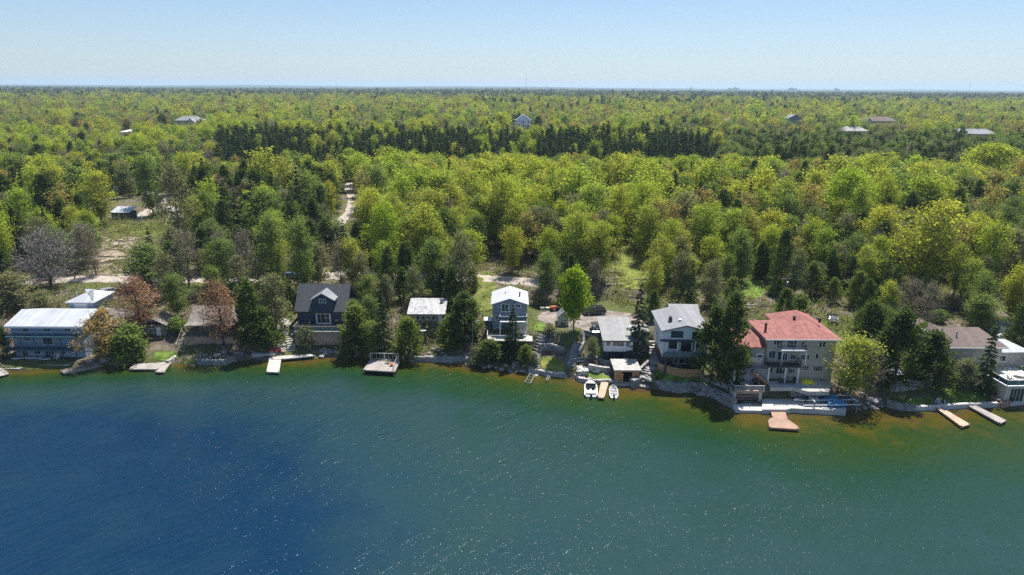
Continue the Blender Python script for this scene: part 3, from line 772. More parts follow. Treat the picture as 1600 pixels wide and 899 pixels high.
# ---- the woods: seeds scattered over the land, kinds by the part of the wood they stand in
CLEAR = [[(150,315),(270,303),(290,335),(290,350),(160,350)], [(160,375),(228,375),(228,410),(160,415)],
         [(535,300),(553,296),(556,310),(550,335),(530,348)], [(940,312),(962,316),(964,326),(944,322)],
         [(962,388),(980,386),(998,430),(994,452),(978,440)], [(1155,440),(1197,438),(1197,464),(1158,466)],
         [(750,425),(775,425),(780,480),(750,480)], [(60,440),(200,436),(280,436),(280,442),(60,448)],
         [(1306,488),(1338,482),(1345,530),(1306,530)],[(1185,470),(1290,478),(1290,500),(1185,500)],
         [(842,482),(950,482),(950,600),(842,600)], [(940,498),(1010,498),(1010,590),(940,590)], [(1032,476),(1106,480),(1106,600),(1020,600)], [(463,459),(552,459),(552,535),(463,535)],
         [(768,447),(828,447),(828,520),(768,520)], [(636,480),(694,480),(694,512),(636,512)],[(1152,491),(1306,491),(1306,640),(1150,640)],
         [(1455,512),(1600,515),(1600,640),(1500,640)], [(10,464),(205,464),(205,560),(10,560)], [(300,488),(375,488),(375,560),(300,560)],
         [(228,500),(262,500),(262,560),(228,560)]]
FARC = [(274,182,310,192,520),(808,181,828,194,560),(1354,184,1398,189,600),(1324,199,1352,205,485),(1505,204,1545,209,475),(1236,182,1250,186,600),(192,203,206,205,480)]
def blocked(x, y, z, h, wd):
    dep = y*math.cos(PITCH)+(HC-z)*math.sin(PITCH); hw = wd*.4*FPX/dep
    px, py = proj(x, y, z); _, pt = proj(x, y, z+h)
    px = float(px); py = float(py); pt = float(pt)
    X = []; Y = []
    for a in (-1, 0, 1):
        for b in (0, .25, .5, .75, .95): X.append(px+a*hw*(0.15 if b == 0 else 1)); Y.append(py+(pt-py)*b)
    X = np.array(X); Y = np.array(Y)
    if y > 300:
        for (a0, b0, a1, b1, D_) in FARC:
            if y < D_+12 and px+hw > a0 and px-hw < a1 and pt < b1 and (py > b0): return True
        return False
    for c in CLEAR:
        cx = [p[0] for p in c]; cy = [p[1] for p in c]
        if X.max() < min(cx) or X.min() > max(cx) or Y.max() < min(cy) or Y.min() > max(cy): continue
        if inpoly(X, Y, c).any(): return True
    return False
def pick(opts):
    r = random.random()*sum(o[1] for o in opts)
    for k, w_ in opts:
        r -= w_
        if r <= 0: return k
    return opts[-1][0]
def wood_kind(px, y, x):
    n = float(fbm(x*.02+5, y*.02, 2)); n2 = float(fbm(x*.008+50, y*.008, 2))
    if y > 1150 and random.random() < min(.92, (y-1100)/1000): return pick([('pine',5),('cedar',3),('brown',.7),('olive',.8)])
    if y > 900:
        if n2 > .16: return 'pine'
        return pick([('yellow',2),('green',4),('olive',3.5),('brown',2.5+6*max(0, n)),('gold',2),('cedar',1)])
    if y > 440:
        b = 4 if (px < 330 or px > 1250) else 2
        return pick([('yellow',2.2 if n2 < .05 else 4.5),('green',4),('olive',b+2),('brown',b+.5),('gold',2),('cedar',1.4),('spruce',.5)])
    if y > 300:
        if px > 1120: return pick([('cedar',6),('spruce',1.5),('olive',2.5),('brown',1),('green',1.5)])
        if random.random() < .02: return 'yellow'
        if px > 365+140*n: return 'pine' if y < 418+30*n or n2 > .1 else pick([('pine',4),('yellow',2),('green',1),('cedar',1)])
        return pick([('brown',4),('olive',3),('cedar',3),('grey',.8),('green',1.5),('yellow',2)])
    if px < 545:
        return pick([('spruce',2.6),('cedar',4.5),('yellow',1.6),('green',2.4),('olive',1.6),('brown',.8),('gold',.8)])
    if 980 < px < 1200 and 190 < y < 270 and n > -.06: return pick([('cedar',3),('spruce',3),('yellow',2),('green',1)])
    if px > 1150:
        return pick([('yellow',4),('green',2.6),('olive',2.2),('gold',1.6),('cedar',3),('brown',.9),('grey',.3)])
    return pick([('yellow',7.5),('green',2.4),('gold',1.7),('olive',.9),('cedar',.8),('spruce',.35),('brown',.5)])
DIM = {'yellow':(15,6.8),'green':(13,6.8),'olive':(12,7),'gold':(14,6.4),'brown':(12,6),'grey':(11,7),'cedar':(12,4.8),'spruce':(14.5,5),'pine':(13,4.2),'round':(12,9)}
cand = []
def scatter(y0, y1, sp, lo=-.86, hi=.86):
    y = y0
    while y < y1:
        s = sp(y) if callable(sp) else sp
        x = lo*y - 6
        while x < hi*y + 6:
            cand.append((x+random.uniform(-.42, .42)*s, y+random.uniform(-.42, .42)*s)); x += s
        y += s
scatter(108, 142, 4.4); scatter(142, 172, 5.2); scatter(172, 300, 5.7); scatter(308, 435, 4.0); scatter(440, 900, lambda y: 8.4)
scatter(900, 4200, lambda y: 8.5*(y/900)**.75)
cx_ = np.array([c[0] for c in cand]); cy_ = np.array([c[1] for c in cand]); cz_ = T(cx_, cy_)
pxs, pys = proj(cx_, cy_, cz_)
near = []; far = []
TP = None
roads = []
for nm_ in ('shore_road','gravel_trail','hill_track','driveway'):
    o = bpy.data.objects[nm_]; roads += [(v.co.x, v.co.y) for v in list(o.data.vertices)[3::7]]
roads = np.array(roads)
nt0 = len(TREEPOS); TP0 = np.array(TREEPOS)
for i in range(len(cand)):
    x, y, z, px = cx_[i], cy_[i], cz_[i], pxs[i]
    if px < -110 or px > 1710: continue
    k = wood_kind(px, y, x)
    h, wd = DIM[k]; s = random.uniform(.78, 1.2)*(1+.18*float(fbm(x*.03, y*.03, 2))*2)
    h *= s; wd *= s*random.uniform(.9, 1.15)
    if 440 < y <= 900: q = random.choice((.8, 1, 1.15, 1.4)); wd *= 1.15*q; h *= (.75+.3*q)
    if y > 900: h *= random.uniform(.75, 1.25)
    if y > 900: g = (y/900)**.75; wd *= min(g*1.15, 3.2)
    sh_ = y-float(shore(x))
    if sh_ < 3.5: continue
    if y < 146:
        if random.random() < (.25 if sh_ > 12 else .45): continue
        k = pick([('cedar',1.8),('light_cedar',2),('green',2.6),('olive',2.2),('yellow',1.4),('brown',1),('bush',1.5),('pale_bush',1.5),('spruce',.4)])
        h, wd = DIM.get(k, (9,5)) if k not in ('bush','pale_bush') else (3,4); q = random.uniform(.55, .85) if 'bush' not in k else random.uniform(.6, 1.3); h *= q; wd *= q
    elif y < 172: 
        if random.random() < .22: continue
        h *= .88
    if y < 300:
        if np.min(np.hypot(TP0[:, 0]-x, TP0[:, 1]-y)-TP0[:, 2]*.7) < 1.2: continue
        if np.min(np.hypot(roads[:, 0]-x, roads[:, 1]-y)) < 3.2: continue
    if 172 < y < 300 and k in ('yellow','green','gold','olive'): q = random.choice((.78, .95, 1.05, 1.15, 1.4)); wd *= q; h *= .8+.2*q
    if 262 < y < 300: h *= .78
    if k == 'pine': wd *= 1.12; q = random.choice((.6, .75, .9, 1, 1.05, 1.2)); h *= q; wd *= .9+.2*q
    if k == 'pine' and random.random() < .07: continue
    if 300 < y < 305+16*float(vnoise(px*.03, 3)) and px > 330: continue
    if y < 1000 and blocked(x, y, z, h, wd): continue
    (near if y < 440 else far).append((y, x, z, k, h, wd, px))
near.sort()
quota = {'broadleaf tree': 252, 'cedar': 210, 'spruce': 70, 'pine tree': 110, 'bare tree': 12, 'shrub': 90}
KW = {'yellow':'yellow-green young-leaved tree','green':'fresh green leafy tree','olive':'dull olive leafy tree','gold':'golden budding tree','brown':'brownish thin-leaved tree',
      'grey':'grey leafless tree','cedar':'dark evergreen cedar','spruce':'dark pointed spruce','pine':'dark green plantation pine','light_cedar':'lighter green cedar','bush':'green shrub','pale_bush':'pale twiggy shrub'}
MARK = [(60,'the lodge left end'),(135,'the blue lodge roof'),(205,'the hill shed'),(262,'the larger rusty tree'),(300,'the hill driveway'),(385,'the brown cabin'),(455,'the olive shore tree'),(510,'the navy house'),(556,'the navy deck end'),(632,'the railed platform dock'),(700,'the silver-roofed cabin'),(765,'the lamp post'),(830,'the gable-fronted house'),(875,'the little grey shed'),(940,'the lime green tree'),(1010,'the white cabin'),(1060,'the white modern house'),(1110,'the wooden fence'),(1160,'the pair of dark cedars'),(1235,'the red-roofed house'),(1306,'the red roof right half'),(1380,'the quay end'),(1450,'the fieldstone wall'),(1520,'the right tan house'),(1580,'the pointed evergreen'),(9999,'the right edge boathouse')]
plan = []
for (y, x, z, k, h, wd, px) in near:
    c = CAT.get(k, 'broadleaf tree')
    if quota[c] > 0 and (y < 300 or k == 'pine'):
        quota[c] -= 1
        row = ('on the bank' if y < 146 else 'behind the road' if y < 165 else 'in front woods' if y < 195 else 'in middle woods' if y < 235 else 'in deep woods' if y < 300 else 'in front row' if y < 313 else 'in back rows')
        sz = 'tall ' if h > DIM.get(k, (9, 5))[0]*1.06 else 'short ' if h < DIM.get(k, (9, 5))[0]*.9 else ''
        lb = sz+KW[k].replace('young-leaved ', '').replace('thin-leaved ', '').replace('leafy ', '').replace('evergreen ', '').replace('plantation ', '')+' '+row+' above '+next(n_ for e_, n_ in MARK if px < e_)
        if y < 127: lb = lb.replace(' above ', ' by ')
        plan.append((lb, px, (k, x, y, h, wd, z)))
    else: far.append((y, x, z, k, h, wd, px))
by = {}
for lb, px, a in plan: by.setdefault(lb, []).append((px, a))
ORD = ['first','second','third','fourth','fifth','sixth','seventh','eighth','ninth','tenth','eleventh','twelfth']
for lb, L0 in by.items():
    L0.sort(key=lambda q: q[0])
    for i, (px, a) in enumerate(L0):
        k, x, y, h, wd, z = a
        nm2 = lb if len(L0) == 1 else (['left ', 'right '][i] + lb if len(L0) == 2 else lb+', '+ORD[min(i, 11)]+' from left')
        plant(k, x, y, h, wd, nm2, (KW[k].replace('tree', 'trees') if 'tree' in KW[k] else KW[k]+'s')+' of the shore and woods', z)
# the rest of the woods as one mass, drawn from a few tree shapes
srcs = bpy.data.collections.new('forest_shapes'); order = []
for k in DIM:
    for lod in (1, 2):
        for i, me in enumerate(variants(k, lod, 4 if lod == 1 else 3)):
            n_ = 's%03d' % len(order); o = bpy.data.objects.new(n_, me); srcs.objects.link(o); order.append((k, lod, i))
look = {}
for i, (k, lod, j) in enumerate(order): look.setdefault((k, lod), []).append(i)
P_ = []; I_ = []; S_ = []; A_ = []
for (y, x, z, k, h, wd, px) in far:
    H0, W0 = REF[k]; lod = 1 if y < 520 else 2
    P_.append((x, y, z-.2)); I_.append(random.choice(look[(k, lod)])); S_.append((wd/W0, wd/W0, h/H0)); A_.append(random.uniform(0, 6.28))
print('FAR TREES', len(far), 'near', len(near), 'left quota', quota)
me = bpy.data.meshes.new('forest'); me.from_pydata(P_, [], [])
a = me.attributes.new('shape', 'INT', 'POINT'); a.data.foreach_set('value', I_)
a = me.attributes.new('size', 'FLOAT_VECTOR', 'POINT'); a.data.foreach_set('vector', np.array(S_, np.float32).ravel())
a = me.attributes.new('turn', 'FLOAT', 'POINT'); a.data.foreach_set('value', A_)
fo = bpy.data.objects.new('forest', me); COL.objects.link(fo); set_kind(fo, 'stuff')
tag(fo, 'mixed spring forest and pine plantation running back to the horizon', 'forest')
ng = bpy.data.node_groups.new('forest_nodes', 'GeometryNodeTree')
ng.interface.new_socket('Geometry', in_out='INPUT', socket_type='NodeSocketGeometry'); ng.interface.new_socket('Geometry', in_out='OUTPUT', socket_type='NodeSocketGeometry')
N = ng.nodes.new; L = ng.links.new
gi = N('NodeGroupInput'); g_o = N('NodeGroupOutput'); ci = N('GeometryNodeCollectionInfo'); ci.inputs['Collection'].default_value = srcs
ci.inputs['Separate Children'].default_value = True; ci.inputs['Reset Children'].default_value = True
ip = N('GeometryNodeInstanceOnPoints'); ip.inputs['Pick Instance'].default_value = True
def na(nme, typ):
    n = N('GeometryNodeInputNamedAttribute'); n.data_type = typ; n.inputs['Name'].default_value = nme; return n.outputs['Attribute']
L(gi.outputs[0], ip.inputs['Points']); L(ci.outputs[0], ip.inputs['Instance']); L(na('shape', 'INT'), ip.inputs['Instance Index'])
cb_ = N('ShaderNodeCombineXYZ'); L(na('turn', 'FLOAT'), cb_.inputs['Z']); L(cb_.outputs[0], ip.inputs['Rotation']); L(na('size', 'FLOAT_VECTOR'), ip.inputs['Scale'])
L(ip.outputs[0], g_o.inputs[0])
md = fo.modifiers.new('forest', 'NODES'); md.node_group = ng

# ---- far canopy out to the horizon
cxs = np.linspace(-1.0, 1.0, 260); cys = np.concatenate([np.arange(3900, 9000, 90), np.arange(9000, 20000, 250)])
A1, B1 = np.meshgrid(cxs, cys); XX = A1*B1; YY = B1
ZZ = T(XX, YY) + 8 + 9*fbm(XX*.01, YY*.004, 4) + np.clip((YY-4000)/800, 0, 1)*3 + 70*np.clip(fbm(XX*.0004+9, YY*.0003, 3)+.05, 0, 1)*np.clip((YY-6000)/4000, 0, 1) - np.where(B1 < 4000, 8, 0) + 16*np.exp(-((XX/YY)/.25)**2)*np.clip((YY-9000)/3000, 0, 1)
ny, nx = XX.shape; idx = np.arange(nx*ny).reshape(ny, nx)
F = np.stack([idx[:-1,:-1], idx[:-1,1:], idx[1:,1:], idx[1:,:-1]], -1).reshape(-1, 4)
m, t = nm('canopy'); N = t.nodes.new; L = t.links.new
o_ = N('ShaderNodeOutputMaterial'); p_ = N('ShaderNodeBsdfDiffuse'); L(p_.outputs[0], o_.inputs[0]); g_ = N('ShaderNodeNewGeometry')
c2 = mixc(noise(.03, 6), ramp(noise(.0015, 5), [(.35,(.03,.045,.03)),(.65,(.07,.08,.05))]), ramp(noise(.02, 6), [(.3,(.02,.035,.015)),(.7,(.07,.08,.03))]))
L(c2, p_.inputs[0]); b_ = N('ShaderNodeBump'); b_.inputs['Distance'].default_value = 12; L(noise(.06, 5), b_.inputs['Height']); L(b_.outputs[0], p_.inputs['Normal'])
me = raw_mesh('distant_forest', np.stack([XX.ravel(), YY.ravel(), ZZ.ravel()], -1), F, ['canopy'])
o = bpy.data.objects.new('distant_forest', me); COL.objects.link(o); set_kind(o, 'stuff'); tag(o, 'blue-green far forest along the horizon', 'distant forest')

# ---- undergrowth: low leafy and twiggy clumps over the wooded slope
rs = np.random.RandomState(11)
ux = rs.uniform(-170, 170, 46000); uy = rs.uniform(104, 225, 46000); ss = uy-shore(ux); uz = T(ux, uy)
upx, upy = proj(ux, uy, uz)
ok = (ss > 2) & (np.abs(ux) < .85*uy) & (fbm(ux*.12, uy*.12, 3) > -.13)
OPEN = [c for c in CLEAR[2:5]] + [[(830,480),(1024,480),(1024,606),(830,606)],[(1020,500),(1110,500),(1130,625),(1010,606)],[(1150,540),(1345,540),(1345,645),(1150,645)],
        [(1410,600),(1600,604),(1600,640),(1410,640)],[(0,500),(150,500),(150,582),(0,582)],[(455,490),(556,490),(556,530),(455,530)],[(165,500),(215,500),(215,520),(165,520)],[(235,545),(290,545),(290,572),(235,572)],
        [(0,430),(640,425),(860,434),(860,452),(640,440),(0,455)],[(1155,438),(1197,438),(1197,466),(1157,466)],[(395,540),(500,540),(500,566),(395,566)]]
for c in OPEN: ok &= ~inpoly(upx, upy, c)
dmin = np.full(len(ux), 99.)
for rx, ry in roads: dmin = np.minimum(dmin, np.hypot(ux-rx, uy-ry))
ok &= dmin > 2.9
ux, uy, uz = ux[ok], uy[ok], uz[ok]
for nme, mt, lo, hi, lab in (('undergrowth', 'leaf_olive', 0, .4, 'low olive undergrowth on the wooded slope'), ('undergrowth', 'leaf_green', .4, .68, 'fresh green saplings and weeds under the trees'), ('undergrowth', 'leaf_brown', .68, 1, 'dry brown brush and twigs on the wooded slope')):
    sel = rs.rand(len(ux)); k = (sel >= lo) & (sel < hi); C0 = np.stack([ux[k], uy[k], uz[k]], -1)
    m_ = 12; hh = rs.uniform(.2, 1.0, len(C0))**1.5*1.7; C = np.repeat(C0, m_, 0)+rs.normal(size=(len(C0)*m_, 3))*np.repeat(hh, m_)[:, None]*np.array([.75, .75, .35]) + np.array([0, 0, 1])*np.repeat(hh, m_)[:, None]*.5
    V2 = quads(C, .22, .55, .4, None, rs); me = raw_mesh(nme, V2, np.arange(len(V2)).reshape(-1, 4), [mt], rs.uniform(0, 1, len(C)))
    o = bpy.data.objects.new(nme, me); COL.objects.link(o); set_kind(o, 'stuff'); tag(o, lab, 'undergrowth')

# ================================================================== BUILDINGS
class Fac:
    """front facade plane y = D seen in a crop of the photograph: crop pixel -> metres from the facade centre and above its foot"""
    def __init__(s, D, z0, x0px, x1px, ypx, crop):
        s.ox, s.oy, s.k = crop; s.D = D; s.z0 = z0
        a = U(s.ox+x0px/s.k, s.oy+ypx/s.k, D)[0]; b = U(s.ox+x1px/s.k, s.oy+ypx/s.k, D)[0]
        s.cx = (a+b)/2; s.hw = (b-a)/2
    def p(s, x, y, dD=0):
        u, z = U(s.ox+x/s.k, s.oy+y/s.k, s.D+dD); return u-s.cx, z-s.z0
    def r(s, r_, dD=0):
        a = s.p(r_[0], r_[1], dD); b = s.p(r_[2], r_[3], dD); return min(a[0], b[0]), max(a[0], b[0]), min(a[1], b[1]), max(a[1], b[1])
C1 = (0, 420, 4.496); C2 = (260, 420, 4.494); C3 = (540, 420, 4.494); C4 = (800, 440, 4.496); C5 = (1000, 440, 3.747); C6 = (1280, 440, 3.747)
def face(ang, off, ctr=(0, 0)):           # local frame on a wall: x along the wall, -y outwards
    return Matrix.Translation((ctr[0], ctr[1], 0)) @ Matrix.Rotation(R(ang), 4, 'Z') @ Matrix.Translation((0, off, 0))
def window(root, x0, x1, z0, z1, y=0, M=None, frame='white_paint', glass='window_glass', mull=1, name='window', fw=.09, rail=False, label=None):
    """frame with mullions, glass pane as its sub-part; y = wall face, outside is -y"""
    f = MB()
    f.box(x0, x1, y-.07, y-.004, z0, z0+fw, M); f.box(x0, x1, y-.07, y-.004, z1-fw, z1, M)
    f.box(x0, x0+fw, y-.07, y-.004, z0+fw, z1-fw, M); f.box(x1-fw, x1, y-.07, y-.004, z0+fw, z1-fw, M)
    for k in range(1, mull+1):
        c = x0+(x1-x0)*k/(mull+1); f.box(c-.03, c+.03, y-.065, y-.004, z0+fw, z1-fw, M)
    if rail: f.box(x0+fw, x1-fw, y-.06, y-.004, (z0+z1)/2-.03, (z0+z1)/2+.03, M)
    o = f.build(name, frame, root)
    p = MB().box(x0+fw*.9, x1-fw*.9, y-.035, y-.006, z0+fw*.9, z1-fw*.9, M).build('pane', glass, o)
    if label: o['label'] = label
    return o
def door(root, x0, x1, z0, z1, y=0, M=None, m='white_paint', glassy=False):
    o = MB().box(x0, x1, y-.06, y-.004, z0, z1, M).build('door', m, root)
    MB().box(x1-.17, x1-.1, y-.12, y-.062, z0+.95, z0+1.1, M).build('handle', 'grey_metal', o)
    if glassy: MB().box(x0+.2, x1-.2, y-.075, y-.061, z0+1.1, z1-.25, M).build('pane', 'window_glass', o)
    return o
def railing(root, pts, h=1.0, m='white_paint', fill='bars', z=0, name='railing', fillmat=None, gap=.3):
    f = MB(); g = MB()
    for a, b in zip(pts, pts[1:]):
        L_ = math.hypot(b[0]-a[0], b[1]-a[1]); n = max(1, int(L_/1.8))
        f.tube((*a, z+h), (*b, z+h), .045, n=4)
        f.tube((*a, z+.12), (*b, z+.12), .03, n=4)
        for i in range(n+1):
            u = i/n; q = (a[0]+(b[0]-a[0])*u, a[1]+(b[1]-a[1])*u); f.tube((*q, z+.002), (*q, z+h+.05), .05, n=4)
        if fill == 'bars':
            k = max(1, int(L_/gap))
            for i in range(k):
                u = (i+.5)/k; q = (a[0]+(b[0]-a[0])*u, a[1]+(b[1]-a[1])*u); f.tube((*q, z+.12), (*q, z+h), .014, n=4)
        elif fill == 'solid':
            d = Vector((b[0]-a[0], b[1]-a[1])).normalized(); nrm = Vector((-d.y, d.x))*.02
            g.add([(a[0]-nrm.x, a[1]-nrm.y, z+.15), (b[0]-nrm.x, b[1]-nrm.y, z+.15), (b[0]-nrm.x, b[1]-nrm.y, z+h-.08), (a[0]-nrm.x, a[1]-nrm.y, z+h-.08),
                   (a[0]+nrm.x, a[1]+nrm.y, z+.15), (b[0]+nrm.x, b[1]+nrm.y, z+.15), (b[0]+nrm.x, b[1]+nrm.y, z+h-.08), (a[0]+nrm.x, a[1]+nrm.y, z+h-.08)],
                  [(0,3,2,1),(4,5,6,7),(0,1,5,4),(1,2,6,5),(2,3,7,6),(3,0,4,7)])
    o = f.build(name, m, root)
    if fill == 'solid': g.build('panel', fillmat, o)
    return o
def gable_y(root, x0, x1, y0, y1, ze, zr, m, ov=.45, th=.16, xr=None, name='roof'):     # ridge runs front to back
    xr = (x0+x1)/2 if xr is None else xr
    s = (zr-ze)/((x1-x0)/2)
    pr = [(x0-ov, ze-s*ov), (xr, zr), (x1+ov, ze-s*ov), (x1+ov, ze-s*ov+th), (xr, zr+th*1.15), (x0-ov, ze-s*ov+th)]
    o = MB().prism(pr, y0-ov, y1+ov).build(name, m, root); return o
def gable_x(root, x0, x1, y0, y1, ze, zr, m, ov=.45, th=.16, yr=None, name='roof', zb=None):      # ridge runs left to right
    yr = (y0+y1)/2 if yr is None else yr; zb = ze if zb is None else zb
    s1 = (zr-ze)/(yr-y0); s2 = (zr-zb)/(y1-yr)
    pr = [(y0-ov, ze-s1*ov), (yr, zr), (y1+ov, zb-s2*ov), (y1+ov, zb-s2*ov+th), (yr, zr+th*1.15), (y0-ov, ze-s1*ov+th)]
    return MB().prism(pr, x0-ov, x1+ov, 'X').build(name, m, root)
def hip(root, x0, x1, y0, y1, ze, zr, m, ov=.5, run=None, name='roof', axis_='X'):
    x0 -= ov; x1 += ov; y0 -= ov; y1 += ov
    if axis_ == 'X':
        run = (y1-y0)/2 if run is None else run; r0 = (x0+run, (y0+y1)/2, zr); r1 = (x1-run, (y0+y1)/2, zr)
        fs = [(0,1,5,4),(1,2,5),(2,3,4,5),(3,0,4)]
    else:
        run = (x1-x0)/2 if run is None else run; r0 = ((x0+x1)/2, y0+run, zr); r1 = ((x0+x1)/2, y1-run, zr)
        fs = [(0,1,4),(1,2,5,4),(2,3,5),(3,0,4,5)]
    vs = [(x0,y0,ze),(x1,y0,ze),(x1,y1,ze),(x0,y1,ze),r0,r1,(x0,y0,ze-.18),(x1,y0,ze-.18),(x1,y1,ze-.18),(x0,y1,ze-.18)]
    return MB().add(vs, fs+[(9,8,7,6),(0,6,7,1),(1,7,8,2),(2,8,9,3),(3,9,6,0)]).build(name, m, root)
def pipe(root, x, y, z0, z1, r, m='black_metal', name='vent_pipe'):
    o = MB().lathe([(r, z0), (r, z1-.12), (r*1.5, z1-.1), (r*1.5, z1)], x, y, 8).build(name, m, root); return o
def bld(name, label, F_, rz=0, cat='house', group=None): return thing(name, label, cat, (F_.cx, F_.D, F_.z0), rz, group)

# ---------------- blue three storey lodge, far left
F = Fac(119.5, .75, 92, 585, 500, C1); b = bld('blue_lodge', 'long three-storey blue waterfront lodge with white metal roof and balconies', F)
x0, x1 = -F.hw, F.hw; ze = F.p(300, 395)[1]; zr = ze+1.3; dp = 9.2
MB().prism([(0, -.5), (0, ze), (dp/2, zr-.1), (dp, ze), (dp, -.5)], x0, x1, 'X').build('wall', 'blue_siding', b)
gable_x(b, x0, x1, 0, dp, ze, zr, 'white_metal_roof', .7)
MB().box(x0-.7, x1+.7, -.78, -.705, ze-.42, ze-.12).build('fascia', 'white_paint', b)
for r_, ml in (((150,395,210,445),1),((300,392,360,445),1),((445,395,500,442),1),((165,472,215,508),1),((256,470,278,512),0),((388,470,412,508),0),((465,468,500,500),1),((232,562,290,602),1),((312,560,385,602),2),((420,560,465,602),1)):
    q = F.r(r_); window(b, *q, mull=ml)
for r_ in ((292,474,378,532),(152,556,206,618),(500,572,526,612),(98,475,120,525)):
    q = F.r(r_); window(b, *q, name='sliding_door', mull=1)
for i, yy in enumerate((458, 548)):
    z = F.p(300, yy)[1]
    o = MB().box(x0-.1, x1-.4, -1.75, -.003, z-.22, z).build('balcony', 'teal_trim', b)
    railing(o, [(x0, -1.68), (x1-.5, -1.68)], .95, 'teal_trim', 'bars', z)
    for k in range(6):
        px_ = x0+.1+(x1-x0-.8)*k/5; MB().box(px_-.07, px_+.07, -1.7, -1.56, (-.3 if i else F.p(300, 548)[1]), z-.222).build('post', 'teal_trim', b)
# deck in front
o = thing('waterfront_deck', 'long grey waterfront deck in front of the blue lodge', 'deck', (F.cx, 0, 0))
yy0, yy1 = PZ(60, 574)[1]-.3, 119.3
MB().box(x0-1.2, x1-1, yy0, yy1, .42, .6).build('planking', 'deck_grey', o)
for k in range(12): MB().tube((x0-1+(x1-x0-.6)*k/11, yy0+.3, -1), (x0-1+(x1-x0-.6)*k/11, yy0+.3, .4), .11).build('pile', 'old_wood', o)
rp = thing('floating_dock', 'narrow white-edged floating dock alongside the long grey deck', 'dock', (F.cx, 0, 0))
a = F.p(85, 690)[0]; c = F.p(270, 690)[0]
MB().box(a, c, yy0-1.1, yy0-.15, .05, .3).build('float', 'deck_pale', rp)
MB().box(a, a+.08, yy0-1.14, yy0-.11, .0, .34).box(c-.08, c, yy0-1.14, yy0-.11, 0, .34).build('edge_board', 'white_paint', rp)
o = thing('gangway', 'grey plank gangway slanting into the water at the far left', 'gangway', (*PZ(0, 581, .3), .25), R(-38))
MB().box(-4, 2.6, -.7, .7, 0, .14).build('planking', 'deck_grey', o); railing(o, [(-4, .65), (2.6, .65)], .9, 'old_wood', 'none', .14)
o = thing('boat_ramp', 'weathered plank ramp sloping to the water under the gold-leaved tree', 'ramp', (*PZ(128, 575, .3), .1), R(-38)); o.rotation_euler = (R(-4), 0, R(-42))
MB().box(-.9, .9, -3.2, 3.2, 0, .16).build('planking', 'old_wood', o)
for sx in (-1, 1): MB().box(sx*.95-.05, sx*.95+.05, -3.2, 3.2, -.1, .28).build('rail', 'deck_grey', o)
def canoe(loc, rz, ln, wd, m, label, group=None, name='canoe', cat='canoe'):
    o = thing(name, label, cat, loc, rz, group); secs = []
    for i in range(9):
        u = -1+2*i/8; w_ = wd/2*(1-abs(u)**2.6)+.02; h = .12*abs(u)**3
        secs.append([(u*ln/2, -w_, h+.36), (u*ln/2, -w_*.75, h*.4+.1), (u*ln/2, 0, h*.2), (u*ln/2, w_*.75, h*.4+.1), (u*ln/2, w_, h+.36), (u*ln/2, w_*.86, h+.36), (u*ln/2, w_*.6, h*.4+.15), (u*ln/2, 0, h*.2+.06), (u*ln/2, -w_*.6, h*.4+.15), (u*ln/2, -w_*.86, h+.36)])
    MB().loft(secs).build('hull', m, o)
    for q in (-.28, .28): MB().box(q*ln-.12, q*ln+.12, -wd*.42, wd*.42, .27, .31).build('seat', 'deck_wood', o)
    return o
p_ = F.p(255, 640); canoe((F.cx+p_[0], 118.0, .61), R(2), 7.2, 1.3, 'fibreglass', 'long pale canoe lying on the grey deck before the blue lodge')
def deck_chair(name, loc, rz, m, label, group=None, cat='chair'):
    """slatted lounge chair: seat, back, two arms, four legs"""
    o = thing(name, label, cat, loc, rz, group); M_ = Matrix.Rotation(R(-18), 4, 'X')
    s = MB()
    for i in range(4): s.box(-.3, .3, -.28+i*.15, -.28+i*.15+.12, .36-i*.03, .39-i*.03)
    s.build('seat', m, o); s = MB()
    for i in range(5): s.box(-.28+i*.115, -.28+i*.115+.095, 0, .03, 0, .82-abs(i-2)*.05, Matrix.Translation((0, .3, .26)) @ M_)
    s.build('backrest', m, o)
    for sx in (-1, 1):
        MB().box(sx*.36-.07, sx*.36+.07, -.36, .36, .56, .59).build('armrest', m, o)
        MB().box(sx*.34-.03, sx*.34+.03, -.32, -.22, 0, .558).build('leg', m, o); MB().box(sx*.34-.03, sx*.34+.03, .25, .34, 0, .558).build('leg', m, o)
    return o
deck_chair('deck_chair', (F.cx+F.p(362, 640)[0], 118.4, .6), R(15), 'dark_fabric', 'dark deck chair at the right end of the pale canoe')
deck_chair('deck_chair', (F.cx+F.p(425, 640)[0], 118.5, .6), R(-10), 'white_paint', 'white deck chair by the lodge patio door near the gold-leaved tree')
# garage behind
F = Fac(130.8, 5.6, 470, 665, 255, C1); b = bld('garage', 'garage with white hipped metal roof behind the blue lodge', F, cat='garage')
MB().box(-F.hw+.3, F.hw-.3, 0, 7, -1.6, 2.4).build('wall', 'blue_siding', b); hip(b, -F.hw+.3, F.hw-.3, 0, 7, 2.42, 4.1, 'white_metal_roof', .4)
door(b, -1.3, 1.3, .1, 2.1); pipe(b, -F.hw+1, 2, 2.4, 3.9, .15, 'grey_metal')
